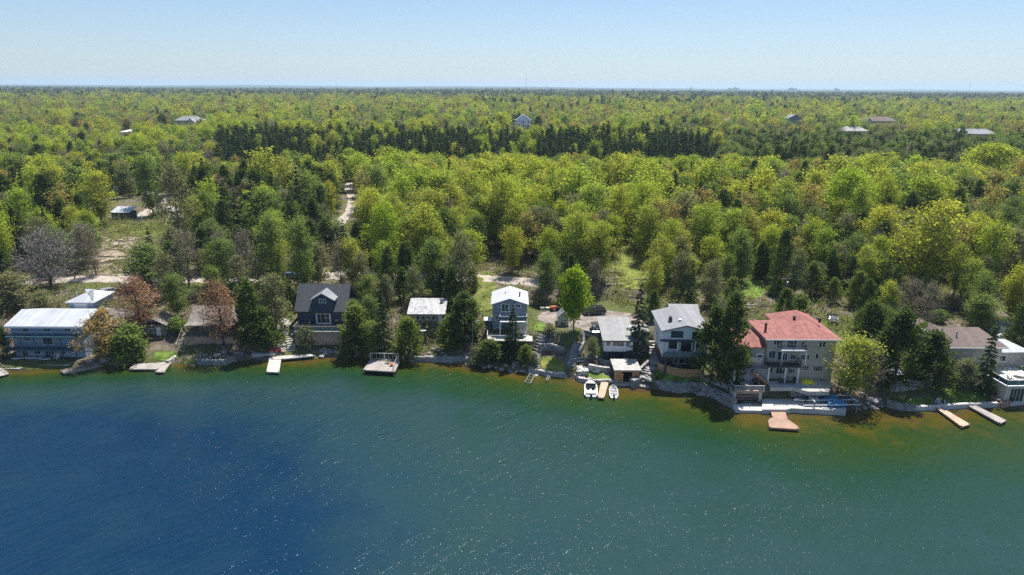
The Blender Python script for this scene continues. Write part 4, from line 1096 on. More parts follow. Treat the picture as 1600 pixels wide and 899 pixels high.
# brown roofed house behind the gold tree
F = Fac(127, 2.6, 625, 905, 330, C1); b = bld('brown_roofed_house', 'low house with weathered brown shingle roof right of the blue lodge', F, R(-14))
MB().box(-4.6, 4.2, 0, 7, -2.2, 2.3).build('wall', 'log_brown', b); gable_x(b, -4.6, 4.2, 0, 7, 2.3, 3.9, 'weathered_shingle', .6)
window(b, -2.6, -1.2, .7, 1.8); window(b, .2, 1.6, .7, 1.8); door(b, 2.3, 3.2, 0, 2.0)
o = thing('zigzag_stair', 'white-railed zigzag stair beside the weathered brown roof', 'stairs', (wx(168, 125), 125, 2.2))
for k, (xa, xb, z) in enumerate(((-1.6, 1.6, 1.6), (1.6, -1.6, .1))):
    s = MB()
    for i in range(7): u = i/7; s.box(xa+(xb-xa)*u-.25, xa+(xb-xa)*u+.25, -k*1.1, -k*1.1+1, z-u*1.4, z-u*1.4+.08)
    s.build('steps', 'old_wood', o)
    MB().tube((xa, -k*1.1, z+.9), (xb, -k*1.1, z-.5), .05).tube((xa, -k*1.1, z+.5), (xb, -k*1.1, z-.9), .04).tube((xa, -k*1.1, z-.2), (xa, -k*1.1, z+.95), .05).tube((xb, -k*1.1, z-1.5), (xb, -k*1.1, z-.45), .05).build('handrail', 'white_paint', o)
# small cabin behind the red tree
F = Fac(125.5, 2.6, 1010, 1170, 480, C1); b = bld('small_cabin', 'small grey-brown cabin half hidden behind the rusty red tree', F, R(6), 'cabin')
MB().box(-F.hw, F.hw, 0, 4.5, -1.8, 2.5).build('wall', 'weathered_shingle', b); gable_y(b, -F.hw, F.hw, 0, 4.5, 2.5, 3.7, 'weathered_shingle', .35)
window(b, -1.1, -.1, .9, 1.8); door(b, .4, 1.2, 0, 2)
# ---------------- brown log cabin
F = Fac(125.2, 4.0, 195, 505, 470, C2); b = bld('brown_cabin', 'brown cabin with grey shingle roof behind the leaning rusty tree', F, R(2), 'cabin')
MB().box(-F.hw, F.hw, 0, 6.2, -2.4, 2.3).build('wall', 'log_brown', b); gable_x(b, -F.hw, F.hw, 0, 6.2, 2.3, 4.1, 'weathered_shingle', .6, zb=2.3)
for xx in (-2.6, -.6, 1.5): window(b, xx, xx+1.2, .8, 1.9)
door(b, 3.1, 3.9, 0, 2)
o = MB().box(-F.hw-1.2, F.hw, -2.6, -.004, -.22, -.02).build('porch', 'old_wood', b); railing(o, [(-F.hw-1.1, -2.5), (F.hw-.1, -2.5)], .9, 'old_wood', 'bars', -.02)
MB().box(-F.hw-.9, F.hw-.1, -2.4, -2.3, -2.0, -.225).build('skirt', 'deck_wood', b)
for k in range(5): xx = -F.hw+.1+k*(2*F.hw-.2)/4; MB().box(xx-.07, xx+.07, -2.45, -2.32, -.018, 2.0).build('post', 'log_brown', b)
MB().box(-F.hw-.5, F.hw+.5, -2.7, -.62, 2.0, 2.1).build('porch_roof', 'weathered_shingle', b)
o = thing('wooden_stairs', 'wooden stairs with handrail climbing to the brown cabin', 'stairs', (*G(282, 548)[:2], G(282, 548)[2]), 0)
for k in range(9): MB().box(-.7, .7, k*.36, k*.36+.34, k*.27, k*.27+.06).build('step', 'deck_grey', o)
for sx in (-.75, .75): MB().tube((sx, 0, .9), (sx, 3.2, 3.3), .04).tube((sx, 0, 0), (sx, 0, .9), .05).tube((sx, 3.2, 2.3), (sx, 3.2, 3.3), .05).build('handrail', 'deck_pale', o)
# ---------------- navy house
F = Fac(128.4, 4.5, 925, 1262, 400, C2); b = bld('navy_house', 'navy blue house with charcoal roof, front dormer and wooden deck', F)
hw = F.hw; ze = 3.0; zr = 7.0; dp = 8.2
MB().prism([(0, -3), (0, ze), (dp/2, zr-.12), (dp, ze), (dp, -3)], -hw, hw, 'X').build('wall', 'navy_siding', b)
gable_x(b, -hw, hw, 0, dp, ze, zr, 'charcoal_shingle', .45)
MB().box(-hw-.46, hw+.46, -.52, -.47, ze-.62, ze-.28).build('fascia', 'black_metal', b)
d0, d1 = F.p(1035, 300)[0], F.p(1175, 300)[0]; dc = (d0+d1)/2; dzt = 5.2; dza = 6.35
o = MB().prism([(d0, ze-.3), (d0, dzt), (dc, dza), (d1, dzt), (d1, ze-.3)], -.25, 3.2).build('dormer', 'navy_siding', b)
s = (dza-dzt)/((d1-d0)/2)
MB().prism([(d0-.5, dzt-.5*s+.03), (dc, dza+.03), (d1+.5, dzt-.5*s+.03), (d1+.5, dzt-.5*s+.2), (dc, dza+.22), (d0-.5, dzt-.5*s+.2)], -.7, 3.4).build('dormer_roof', 'grey_roof', o)
for xx in (dc-.75, dc+.1): window(b, xx, xx+.62, dzt-.75, dzt+.1, y=-.25, mull=0)
z0_, z1_ = .05, 2.35
q0 = F.p(1055, 400)[0]; q1 = F.p(1158, 400)[0]
window(b, q0, q1, z0_, z1_, mull=2, name='patio_door', fw=.25)
window(b, *F.r((1000,348,1032,398)), frame='black_metal'); window(b, *F.r((1178,352,1212,398)), frame='black_metal')
dk0 = F.p(885, 430, -4.5)[0]; dk1 = F.p(1232, 430, -4.5)[0]
o = MB().box(dk0, dk1, -4.3, -.004, -.28, -.05).build('deck', 'deck_grey', b); railing(o, [(dk0+.1, -.5), (dk0+.1, -4.2), (dk1-.1, -4.2), (dk1-.1, -.3)], 1.0, 'deck_wood', 'solid', -.05, fillmat='balcony_glass')
MB().box(dk0+.2, dk1-.2, -4.1, -4.0, -2.9, -.285).box(dk0+.2, dk0+.3, -3.99, -.5, -2.9, -.285).build('skirt', 'deck_wood', b)
MB().box(hw+.003, hw+.9, 1.2, 5.5, -2, 1.6).build('side_bay', 'navy_siding', b)
deck_chair('deck_chair', (F.cx-2.4, F.D-2.2, F.z0-.04), R(10), 'dark_fabric', 'dark chair on the deck of the navy house')
o = MB().lathe([(1.3, 0), (1.25, .1), (.5, .35), (.05, .5)], 0, 0, 14).build('fire_pit_cover', 'grey_roof_pale', None)
# paved yard left of the navy house
bpy.data.objects.remove(o)
drape('paved_yard', [(421,500),(450,497),(456,510),(440,515),(422,514)], 'concrete')
def stone_steps(label, pts, wd, n, m='limestone', group=None):
    P = [G(*p) for p in pts]; o = thing('stone_steps', label, 'steps', P[0], 0, group); L_ = [0]
    for a, c in zip(P, P[1:]): L_.append(L_[-1]+math.dist(a[:2], c[:2]))
    for i in range(n):
        t_ = (i+.5)/n*L_[-1]; j = max(k for k in range(len(L_)-1) if L_[k] <= t_); u = (t_-L_[j])/(L_[j+1]-L_[j]); a, c = P[j], P[j+1]
        x = a[0]+(c[0]-a[0])*u; y = a[1]+(c[1]-a[1])*u; z = a[2]+(c[2]-a[2])*u; th = math.atan2(c[1]-a[1], c[0]-a[0])-math.pi/2+random.uniform(-.1, .1)
        M_ = Matrix.Translation((x-P[0][0], y-P[0][1], max(z, Tz(x, y))-P[0][2]+.05)) @ Matrix.Rotation(th, 4, 'Z'); w_ = wd*random.uniform(.85, 1.12)/2; d_ = L_[-1]/n*.44
        pts_ = [(-w_, -d_), (-w_*.6, -d_*1.15), (w_*.7, -d_), (w_, -d_*.5), (w_*.95, d_), (-w_*.3, d_*1.1), (-w_*.96, d_*.8)]
        k = MB().slab(pts_, -.25, .1); k.v = [tuple(M_ @ Vector(p)) for p in k.v]; k.build('step', m, o)
    return o
stone_steps('stone steps rising past the navy house deck', [(456,551),(455,540),(450,528),(444,514)], 1.5, 11)
# ---------------- silver roofed cabin
F = Fac(127.6, 5.0, 448, 690, 400, C3); b = bld('silver_roofed_cabin', 'small cabin with streaked silver metal roof and white windows', F, 0, 'cabin')
MB().prism([(0, -2), (0, 2.1), (5, 3.3), (5, -2)], -F.hw, F.hw, 'X').build('wall', 'old_wood', b)
MB().prism([(-.5, 2.0), (5.5, 3.44), (5.5, 3.6), (-.5, 2.16)], -F.hw-.35, F.hw+.35, 'X').build('roof', 'silver_roof', b)
for i in range(6): window(b, -F.hw+.35+i*1.02, -F.hw+1.15+i*1.02, .75, 1.7, mull=0)
door(b, F.hw-1.1, F.hw-.3, 0, 1.95, m='white_paint')
MB().box(F.hw-1.0, F.hw-.35, 3.6, 4.2, 3.1, 4.0).build('chimney', 'grey_metal', b)
def garden_table(loc, label, m='white_paint'):
    o = thing('garden_table', label, 'table', loc)
    MB().lathe([(.75, .68), (.78, .72)], 0, 0, 14).build('tabletop', m, o); MB().lathe([(.32, 0), (.05, .06), (.04, .675)], 0, 0, 10).build('pedestal', m, o); return o
x, y, z = G(661, 521); garden_table((x, y, z), 'white round table on the bank below the silver-roofed cabin')
# ---------------- grey-blue gable house
F = Fac(124.2, 5.0, 1032, 1274, 260, C3); b = bld('gable_fronted_house', 'grey-blue two-storey house with white gable roof facing the lake', F)
hw = F.hw; ze = F.p(1150, 250)[1]; zr = F.p(1150, 212)[1]; dp = 8.0
MB().prism([(-hw, -2.5), (-hw, ze), (0, zr), (hw, ze), (hw, -2.5)], 0, dp).build('wall', 'slate_siding', b)
gable_y(b, -hw, hw, 0, dp, ze, zr, 'white_metal_roof_side', .35, .14)
window(b, *F.r((1093,246,1146,302)), mull=1, name='balcony_door'); window(b, *F.r((1193,246,1230,276)), mull=1)
window(b, *F.r((1046,330,1076,362)), mull=0)
zb = F.p(1180, 342)[1]
o = MB().box(-1.9, hw, -2.6, -.004, zb-.2, zb).build('balcony', 'white_paint', b); railing(o, [(-1.85, -.1), (-1.85, -2.5), (hw-.08, -2.5), (hw-.08, -.1)], 1.0, 'white_paint', 'solid', zb, fillmat='balcony_glass')
for xx in (-1.8, .8, hw-.1): MB().box(xx-.08, xx+.08, -2.5, -2.34, -1.5, zb-.203).build('post', 'white_paint', b)
MB().box(1.0, hw-.2, -2.4, -2.36, .1, zb-.3).build('porch_screen', 'grey_metal', b)
door(b, -1.3, -.4, 0, 2.1, m='teal_trim', glassy=True)
zd = -.25; d0 = F.p(990, 480, -5)[0]
o = MB().box(d0, hw+1, -5.2, -.006, zd-.15, zd).build('deck', 'deck_pale', b); railing(o, [(d0+.1, -2), (d0+.1, -5.1), (hw*.9, -5.1)], 1.0, 'white_paint', 'bars', zd, gap=.22)
for xx in (d0+.3, 0, hw+.6):
    MB().box(xx-.1, xx+.1, -5, -4.8, -4, zd-.152).build('post', 'old_wood', b)
pipe(b, 1.9, 3.2, zr-.6, zr+.35, .14)
pipe(b, -.9, 3.8, zr-.4, zr+.25, .08, 'grey_metal')
o = thing('white_shed', 'narrow white-roofed storage shed left of the gable-fronted house', 'shed', (F.cx+F.p(1000, 380)[0], 124.5, 5.0))
MB().box(-.6, .6, 0, 1.6, -1, 1.8).build('wall', 'dark_wall', o); MB().box(-.8, .8, -.2, 1.8, 1.803, 1.92).build('roof', 'white_paint', o)
deck_chair('deck_chair', (F.cx+F.p(1045, 450)[0], 121.0, 4.76), R(-25), 'dark_fabric', 'dark chair on the white-railed deck of the gable-fronted house')
# lamp post on the rocks
x, y, z = G(739, 553); o = thing('lamp_post', 'tall thin metal lamp post on the rocks left of the gable-fronted house', 'lamp post', (x, y, z))
hh = U(739, 502, y)[1]-z
MB().tube((0,0,-.3), (0,0,hh), .09, .055, 8).build('pole', 'grey_metal', o); MB().tube((0,0,hh-.1), (.9,0,hh+.05), .04).build('arm', 'grey_metal', o)
MB().box(.7, 1.25, -.12, .12, hh-.02, hh+.1).build('lamp_head', 'grey_metal', o)
# ---------------- little grey shed
F = Fac(125.2, 5.2, 318, 395, 380, C4); b = bld('little_grey_shed', 'little grey gabled shed beside the lime green tree', F, R(-3), 'shed')
hw = F.hw; MB().prism([(-hw, -1.2), (-hw, 2.1), (0, 3.1), (hw, 2.1), (hw, -1.2)], 0, 3).build('wall', 'tan_brick', b)
gable_y(b, -hw, hw, 0, 3, 2.1, 3.1, 'grey_roof', .22, .1); window(b, -.55, .05, 1.3, 1.8, mull=0); window(b, .12, .7, 1.3, 1.8, mull=0); door(b, -.45, .45, -.2, 1.15, m='old_wood')
# ---------------- white cabin with grey roof
F = Fac(117.4, 3.6, 645, 850, 450, C4); b = bld('white_cabin', 'white cabin with pale grey metal roof and wide lake windows', F)
hw = F.hw; zl = F.p(750, 492)[1]; ze = F.p(750, 408)[1]; dp = 8.2
MB().prism([(0, zl), (0, ze), (dp, ze+1.25), (dp, zl)], -hw, hw, 'X').build('wall', 'white_siding', b)
MB().box(-hw+.1, hw-.1, .25, dp-.3, -2.4, zl-.004).build('lower_wall', 'dark_wall', b)
window(b, -1.6, 1.0, -1.7, .0, y=.25, frame='black_metal', mull=2, name='sliding_door')
MB().prism([(-.75, ze-.1), (dp+.5, ze+1.28), (dp+.5, ze+1.44), (-.75, ze+.06)], -hw-.35, hw+.35, 'X').build('roof', 'grey_roof_pale', b)
MB().box(-hw-.36, hw+.36, -.82, -.76, ze-.16, ze+.04).build('fascia', 'black_metal', b)
for r_, ml in (((662,412,692,452),0),((706,412,786,456),2),((800,412,828,458),0)): window(b, *F.r(r_), mull=ml, fw=.07)
for xx in (-hw+.2, -1.2, 1.2, hw-.2): MB().box(xx-.09, xx+.09, .0, .2, -2.4, zl-.004).build('post', 'dark_wall', b)
MB().box(hw+.003, hw+3.0, 1.2, 5, .6, 3.2).build('side_wing', 'white_siding', b); MB().box(hw+.36, hw+3.2, .9, 5.3, 3.203, 3.36).build('side_roof', 'grey_roof_pale', b)
MB().box(hw+.05, hw+3.2, .9, 4.9, -1.3, .596).build('side_foundation', 'concrete', b)
window(b, hw+1.0, hw+2.2, 1.5, 2.5, y=1.2)
# flat roofed boathouse hut
F = Fac(110.6, .45, 722, 893, 670, C4); b = bld('cedar_boathouse', 'small cedar-walled boathouse with flat grey slab roof by the white cabin', F, 0, 'boathouse')
hw = F.hw; zt = F.p(800, 625)[1]
x0p, x1p = F.p(772, 670)[0], F.p(845, 670)[0]
MB().box(-hw, x0p, 0, .25, -.6, zt).box(x1p, hw, 0, .25, -.6, zt).box(x0p, x1p, 0, .25, zt-.35, zt).build('front_wall', 'cedar_wood', b)
MB().box(-hw, -hw+.2, .25, 4.4, -.6, zt).box(hw-.2, hw, .25, 4.4, -.6, zt).box(-hw+.2, hw-.2, 4.2, 4.4, -.6, zt).build('side_walls', 'dark_wall', b)
MB().box(-hw-.25, hw+.25, -.5, 4.7, zt+.003, zt+.25).build('roof', 'concrete', b)
MB().box(-hw-.2, hw+.2, -1.0, -.004, -1.4, .02).build('slab', 'concrete', b)
for sx, lb in ((-1, None), (1, None)): MB().box((x0p if sx < 0 else x1p)-.04, (x0p if sx < 0 else x1p)+.04, -.9, -.02, .03, zt-.4).build('door', 'cedar_wood', b)
# ---------------- white modern house
F = Fac(111.2, 2.3, 128, 388, 400, C5); b = bld('white_modern_house', 'white modern two-storey house with black windows and grey gable roof', F, R(-2))
hw = F.hw; z1 = F.p(250, 340)[1]; ze = F.p(250, 282)[1]; za = F.p(265, 252)[1]; dp = 9.5; z2 = F.p(250, 445)[1]
MB().prism([(-hw, z1), (-hw, ze), (.1, za), (hw, ze), (hw, z1)], -.6, dp).build('upper_wall', 'white_siding', b)
MB().box(-hw+.25, hw-.1, .2, dp, z2, z1-.003).build('middle_wall', 'white_siding', b)
MB().box(-hw+.5, hw-.2, 1.2, dp-.2, -2, z2-.003).build('lower_wall', 'dark_wall', b)
gable_y(b, -hw, hw, -.6, dp, ze, za, 'grey_roof', .5, .18)
MB().box(hw-4.4, hw+.4, dp+.6, dp+4.2, -1, ze-.3).build('rear_wing', 'dark_wall', b); gable_x(b, hw-4.4, hw+.4, dp+.6, dp+4.2, ze-.3, ze+.7, 'grey_roof', .4)
MB().box(-hw-.5, hw+.5, -1.25, -.61, z1-.02, z1+.22).build('porch_roof', 'charcoal_shingle', b)
for r_ in ((180,284,248,322),(303,288,372,328)): q = F.r(r_); window(b, *q, y=-.6, frame='black_metal', mull=1)
for r_, ml in (((172,356,226,396),1),((243,358,297,412),1),((314,360,350,402),1)): q = F.r(r_); window(b, *q, y=.2, frame='black_metal', mull=ml)
zf = F.p(250, 447, -1.6)[1]
o = MB().box(-hw+.3, hw-.2, -1.6, .196, zf-.22, zf).build('balcony', 'dark_wall', b); railing(o, [(-hw+.35, -1.5), (hw-.3, -1.5)], 1.05, 'grey_metal', 'solid', zf, fillmat='balcony_glass')
for xx in (-hw+.5, -1.4, 1.6, hw-.4): MB().box(xx-.09, xx+.09, -1.2, -1.0, zf+.003, z1-.03).build('post', 'white_paint', b)
window(b, *F.r((205,465,300,498)), y=1.2, frame='white_paint', mull=2)
for xx in (-hw+.6, -1.2, 1.5, hw-.5): MB().box(xx-.12, xx+.12, -1.4, -1.15, -1.2, zf-.225).build('pillar', 'dark_wall', b)
MB().box(-hw+1.4, -hw+1.9, 2.2, 3.0, za-1.6, za+.5).build('chimney', 'black_metal', b)
pipe(b, -.7, 1.8, za-.4, za+.35, .2, 'white_paint', 'roof_vent')
# cedar fence in front
P = [G(1028, 580), G(1045, 588), G(1070, 591), G(1098, 592)]
o = thing('wooden_fence', 'orange-brown wooden board fence below the white modern house', 'fence', (P[0][0], P[0][1], 0)); f = MB()
for a, c in zip(P, P[1:]):
    n = max(1, int(math.dist(a[:2], c[:2])/.2)); th = math.atan2(c[1]-a[1], c[0]-a[0])
    for i in range(n):
        u = (i+.5)/n; zz = a[2]+(c[2]-a[2])*u
        f.box(-.09, .09, -.015, .015, 0, 1.55, Matrix.Translation((a[0]+(c[0]-a[0])*u-P[0][0], a[1]+(c[1]-a[1])*u-P[0][1], zz-.1)) @ Matrix.Rotation(th, 4, 'Z'))
f.build('boards', 'cedar_wood', o)
for a, c in zip(P, P[1:]):
    MB().tube((a[0]-P[0][0], a[1]-P[0][1]+.06, a[2]+1.2), (c[0]-P[0][0], c[1]-P[0][1]+.06, c[2]+1.2), .05, n=4).build('rail', 'cedar_wood', o)
for a in P: MB().box(a[0]-P[0][0]-.07, a[0]-P[0][0]+.07, a[1]-P[0][1]+.02, a[1]-P[0][1]+.16, a[2]-.3, a[2]+1.6).build('post', 'cedar_wood', o)
# ---------------- red tiled house
F = Fac(106.2, 3.2, 738, 1138, 440, C5); b = bld('red_roofed_house', 'large tan brick three-storey house with red tile hipped roof', F)
hw = F.hw; ze = F.p(930, 332)[1]; dp = 8.4
MB().box(-hw, hw, 0, dp, -1, ze-.19).build('wall', 'tan_brick', b)
hip(b, -hw, hw, 0, dp, ze, ze+1.75, 'red_tile', .6)
MB().box(-hw-.62, hw+.62, -.68, -.605, ze-.24, ze-.02).build('gutter', 'white_paint', b)
hip(b, -1.5, 5.5, 3, dp+3.6, ze+.03, ze+2.15, 'red_tile', .5, name='rear_roof', axis_='Y')
MB().box(-1.2, 5.2, dp+.004, dp+3.4, 0, ze-.16).build('rear_wall', 'tan_brick', b)
for r_, ml in (((783,338,798,371),0),((801,338,816,372),0),((819,339,834,373),0),((1050,350,1064,386),0),((1070,350,1085,386),0),
               ((755,405,770,450),0),((774,405,790,451),0),((806,410,829,460),0),((880,426,910,458),1),((940,426,990,460),3),((1028,420,1043,455),0),
               ((747,502,776,536),1),((797,502,850,542),2),((869,505,905,535),2),((948,490,986,520),2),((1015,492,1066,526),3)):
    window(b, *F.r(r_), mull=ml, fw=.07)
q = F.r((860,338,918,392)); window(b, *q, mull=2, name='balcony_door', fw=.12); q = F.r((834,418,862,462)); window(b, *q, mull=1, name='patio_door', fw=.1)
def lf(xa, xb, yy, dD): return F.p(xa, yy, dD)[0], F.p(xb, yy, dD)[0], F.p(xa, yy, dD)[1]
xa, xb, z = lf(826, 975, 404, -1.6)
o = MB().box(xa, xb, -1.6, -.004, z-.2, z).build('balcony', 'white_paint', b); railing(o, [(xa+.05, -.05), (xa+.05, -1.52), (xb-.05, -1.52), (xb-.05, -.05)], .95, 'black_metal', 'bars', z, gap=.2)
xa, xb, z = lf(830, 980, 418, -1.4)
xa, xb, z = lf(752, 945, 498, -1.9)
o = MB().box(xa, xb, -1.9, -.004, z-.22, z).build('balcony', 'dark_wall', b); railing(o, [(xa+.05, -.1), (xa+.05, -1.82), (xb-.05, -1.82), (xb-.05, -.1)], .95, 'black_metal', 'bars', z, gap=.16)
for xx in (xa+.25, (xa+xb)/2+.3, xb-.3): MB().box(xx-.11, xx+.11, -1.8, -1.58, -.3, z-.223).build('post', 'white_paint', b)
xa2 = F.p(832, 430, -1.3)[0]; xb2 = F.p(972, 430, -1.3)[0]
for xx in (xa2, xb2): MB().box(xx-.08, xx+.08, -1.45, -1.3, z+.003, F.p(900, 405, -1.5)[1]-.22).build('post', 'white_paint', b)
pipe(b, -hw+.4, 2.6, ze+.3, ze+1.7, .2); pipe(b, .2, 4.6, ze+1.4, ze+2.3, .25); pipe(b, 4.3, 4.0, ze+1.4, ze+2.2, .25)
# left wing
wl0 = F.p(570, 440)[0]; zw = F.p(650, 387)[1]
MB().box(wl0, -hw-.003, .5, 8.5, -1, zw-.19).build('wing_wall', 'tan_brick', b); hip(b, wl0, -hw+.3, .5, 8.5, zw, zw+1.85, 'red_tile', .4, name='wing_roof', axis_='Y', run=4)
window(b, *F.r((610,400,658,433)), y=.5, frame='cream', mull=2); q = F.r((690,428,720,486)); door(b, *q, y=.5, glassy=True)
zt = F.p(650, 492, .5)[1]
o = MB().box(wl0, -hw+.2, -1.0, .496, -1.5, zt).build('terrace', 'concrete', b)
s = MB()
for i in range(7): s.box(-hw-2.6+i*.38, -hw-2.22+i*.38, -2.0, -1.003, zt-i*.3-.5, zt-i*.3)
s.build('steps', 'deck_red', b)
x_, z_ = F.p(655, 480, -.6)
def garden_umbrella(loc, label, m, open_=True, h=2.4, r=1.35, group=None):
    o = thing('garden_umbrella', label, 'umbrella', loc, 0, group)
    MB().tube((0,0,0), (0,0,h), .03).build('pole', 'grey_metal', o); MB().lathe([(.3, 0), (.28, .08), (.06, .1)], 0, 0, 10).build('base', 'concrete', o)
    if open_: MB().lathe([(r, h-.55), (r*.97, h-.5), (r*.5, h-.2), (.04, h)], 0, 0, 8).build('canopy', m, o)
    else: MB().lathe([(.1, .9), (.22, 1.1), (.2, 1.7), (.12, h-.15), (.03, h)], 0, 0, 8).build('canopy', m, o)
    return o
garden_umbrella((F.cx+x_, F.D-.5, F.z0+zt), 'dark patio umbrella beside the white door of the red-roofed house', 'dark_fabric', True, 2.0, 1.25)
# ---------------- grey block boathouse with roof deck
FB = Fac(102.6, 0.0, 545, 712, 680, C5); b = bld('boathouse', 'dark-doored boathouse with roof deck in front of the red-roofed house', FB, 0, 'boathouse')
hw = FB.hw; zt = FB.p(630, 643)[1]; dd = 2.2
q = FB.r((565,652,690,718))
MB().box(-hw, q[0], 0, dd, -1.5, zt).box(q[1], hw, 0, dd, -1.5, zt).box(q[0], q[1], 0, .4, q[3], zt).box(q[0], q[1], dd-.4, dd, -1.5, zt).build('wall', 'grey_brick', b)
MB().box(q[0]+.002, q[1]-.002, .12, .2, .25, q[3]-.002).build('door', 'black_metal', b)
s = MB()
for k in range(4): s.box(q[0]+.1, q[1]-.1, .09, .117, .5+k*.48, .55+k*.48)
s.build('door_rib', 'grey_metal', b)
o = MB().box(-hw-.25, hw+.25, -.35, dd+.2, zt+.003, zt+.2).build('roof_deck', 'deck_wood', b); railing(o, [(-hw-.15, dd), (-hw-.15, -.25), (hw+.15, -.25)], .9, 'white_paint', 'solid', zt+.2, fillmat='balcony_glass')
zd = zt+.2; bx, by = FB.cx, FB.D
garden_umbrella((bx-2.0, by+1.5, zd), 'closed pale umbrella standing on the boathouse roof deck', 'pale_fabric', False, 3.0)
for i, (dx, dy, rz, lb) in enumerate([(-1.4, 1.9, 20, 'dark lounge chair at the back of the boathouse roof deck'), (-.3, 1.8, -15, 'dark lounge chair in the middle of the boathouse roof deck'), (-1.0, .5, 160, 'dark lounge chair at the front railing of the boathouse roof deck'), (.5, .5, 190, 'dark lounge chair at the front right of the boathouse roof deck')]):
    deck_chair('lounge_chair', (bx+dx, by+dy, zd), R(rz), 'dark_fabric', lb)
garden_table((bx-.3, by+1.15, zd), 'low round table among the chairs on the boathouse roof deck', 'deck_grey')
def grill(loc, label, rz=0):
    o = thing('barbecue_grill', label, 'barbecue', loc, rz)
    MB().box(-.55, .55, -.28, .28, .75, .92).build('firebox', 'black_metal', o); MB().prism([(-.28, .925), (-.25, 1.12), (0, 1.25), (.26, 1.1), (.28, .925)], -.4, .4, 'X').build('lid', 'black_metal', o)
    for a in (-.5, .5):
        for c in (-.24, .24): MB().box(a-.03, a+.03, c-.03, c+.03, 0, .748).build('leg', 'grey_metal', o)
grill((bx+hw-.6, by+1.8, zd), 'black barbecue grill near the back right of the boathouse roof deck')
# ---------------- terrace, quay
FT = FB
def slab_px(name, pts, z, th, m, label=None, cat=None):
    P = [PZ(a, c, z) for a, c in pts]; cx = sum(p[0] for p in P)/len(P); cy = sum(p[1] for p in P)/len(P)
    mb = MB().slab([(p[0]-cx, p[1]-cy) for p in P], z-th, z)
    if P and sum((P[i][0]*P[(i+1) % len(P)][1]-P[(i+1) % len(P)][0]*P[i][1]) for i in range(len(P))) < 0:
        mb.f = [tuple(reversed(f)) for f in mb.f]
    o = mb.build(name, m); o.location = (cx, cy, 0)
    if label: tag(o, label, cat)
    else: set_kind(o, 'structure')
    return o
slab_px('quay', [(1191,617),(1200,613),(1240,614),(1322,628),(1322,642),(1236,638),(1228,640),(1191,640)], .85, 2.2, 'concrete_pale', 'pale concrete quay along the water below the red-roofed house', 'quay')
slab_px('quay_apron', [(1143,632),(1191,630),(1191,634),(1238,633),(1232,643),(1150,641)], .5, 1.9, 'concrete_pale', 'low pale concrete apron at the boathouse door', 'apron')
slab_px('patio', [(1200,596),(1262,590),(1300,598),(1296,612),(1262,612),(1240,606),(1204,606)], 3.16, .6, 'concrete', 'grey paved patio at the foot of the red-roofed house', 'patio')
def wall_px(name, pts, h, th, m, label, z=None, cat='retaining wall', group=None, below=.8):
    P = [G(*p) if z is None else (*PZ(*p, z), z) for p in pts]; o = P[0]
    Q = []
    for a, c in zip(P, P[1:]):
        n = max(1, int(math.dist(a[:2], c[:2])/1.2))
        for k in range(n): u = k/n; Q.append([a[j]+(c[j]-a[j])*u for j in range(3)])
    Q.append(list(P[-1])); secs = []
    for i, q in enumerate(Q):
        d = Vector((Q[min(i+1, len(Q)-1)][0]-Q[max(i-1, 0)][0], Q[min(i+1, len(Q)-1)][1]-Q[max(i-1, 0)][1])).normalized(); nr = Vector((-d.y, d.x))
        hh = h*(1+random.uniform(-.06, .06)); jt = random.uniform(-.06, .06)
        f = lambda s_, z_: (q[0]+nr.x*(s_+jt)-o[0], q[1]+nr.y*(s_+jt)-o[1], q[2]+z_-o[2])
        secs.append([f(-th*.6, -below), f(-th*.45, hh), f(th*.45, hh+.03), f(th*.6, -below)])
    ob = MB().loft(secs).build(name, m); ob.location = o; tag(ob, label, cat, group); return ob
wall_px('stone_wall', [(988,603),(1003,597),(1030,603),(1060,609),(1095,608),(1115,617),(1130,624),(1147,634)], 1.1, .9, 'fieldstone', 'curved grey fieldstone wall along the water below the white modern house', .45)
wall_px('stone_wall', [(1094,590),(1108,598),(1128,604),(1138,612)], .7, .5, 'limestone', 'low pale stone wall stepping down between fence and cedars')
wall_px('stone_wall', [(1240,611),(1262,612),(1282,612)], .9, .5, 'grey_brick', 'low block wall right of the quay stone steps', 1.0)
wall_px('stone_wall', [(1386,632),(1400,636),(1430,640)], .7, .7, 'fieldstone', 'short stone wall at the water under the massive cedar', .3)
wall_px('stone_wall', [(1388,613),(1412,613),(1454,609)], 2.0, .7, 'fieldstone', 'tall grey fieldstone wall behind the small right lawn', 1.0)
wall_px('stone_wall', [(1418,638),(1462,637),(1500,634),(1560,632),(1600,628)], .35, .6, 'concrete_pale', 'long low pale concrete edge along the right lawns', .4)
wall_px('stone_wall', [(918,561),(932,563),(946,571),(958,575)], .7, .6, 'fieldstone', 'upper curved stone wall on the lawn left of the cedar boathouse')
wall_px('stone_wall', [(900,588),(906,594),(925,597),(958,597)], .45, .6, 'limestone', 'pale stone edge of the lawn beside the middle dock', .3)
wall_px('stone_wall', [(920,578),(935,582),(958,583)], 1.0, .7, 'limestone', 'middle rough stone wall between two lawns left of the cedar boathouse')
wall_px('stone_wall', [(826,580),(842,581),(862,585),(882,586)], .4, .7, 'limestone', 'pale flat stones edging the oval lawn by the water', .4)
wall_px('stone_wall', [(842,548),(862,546),(882,552)], .8, .6, 'fieldstone', 'curved stone wall around the fire circle above the oval lawn')
wall_px('stone_wall', [(911,524),(912,540),(905,556)], .8, .5, 'fieldstone', 'rough stone wall running down from the parking court')
wall_px('stone_wall', [(912,524),(928,526),(944,525)], .8, .5, 'fieldstone', 'short stone wall along the parking court edge by the white cabin')
wall_px('stone_wall', [(395,556),(430,558)], .6, .8, 'concrete', 'low concrete wall at the water left of the red chairs', .4)
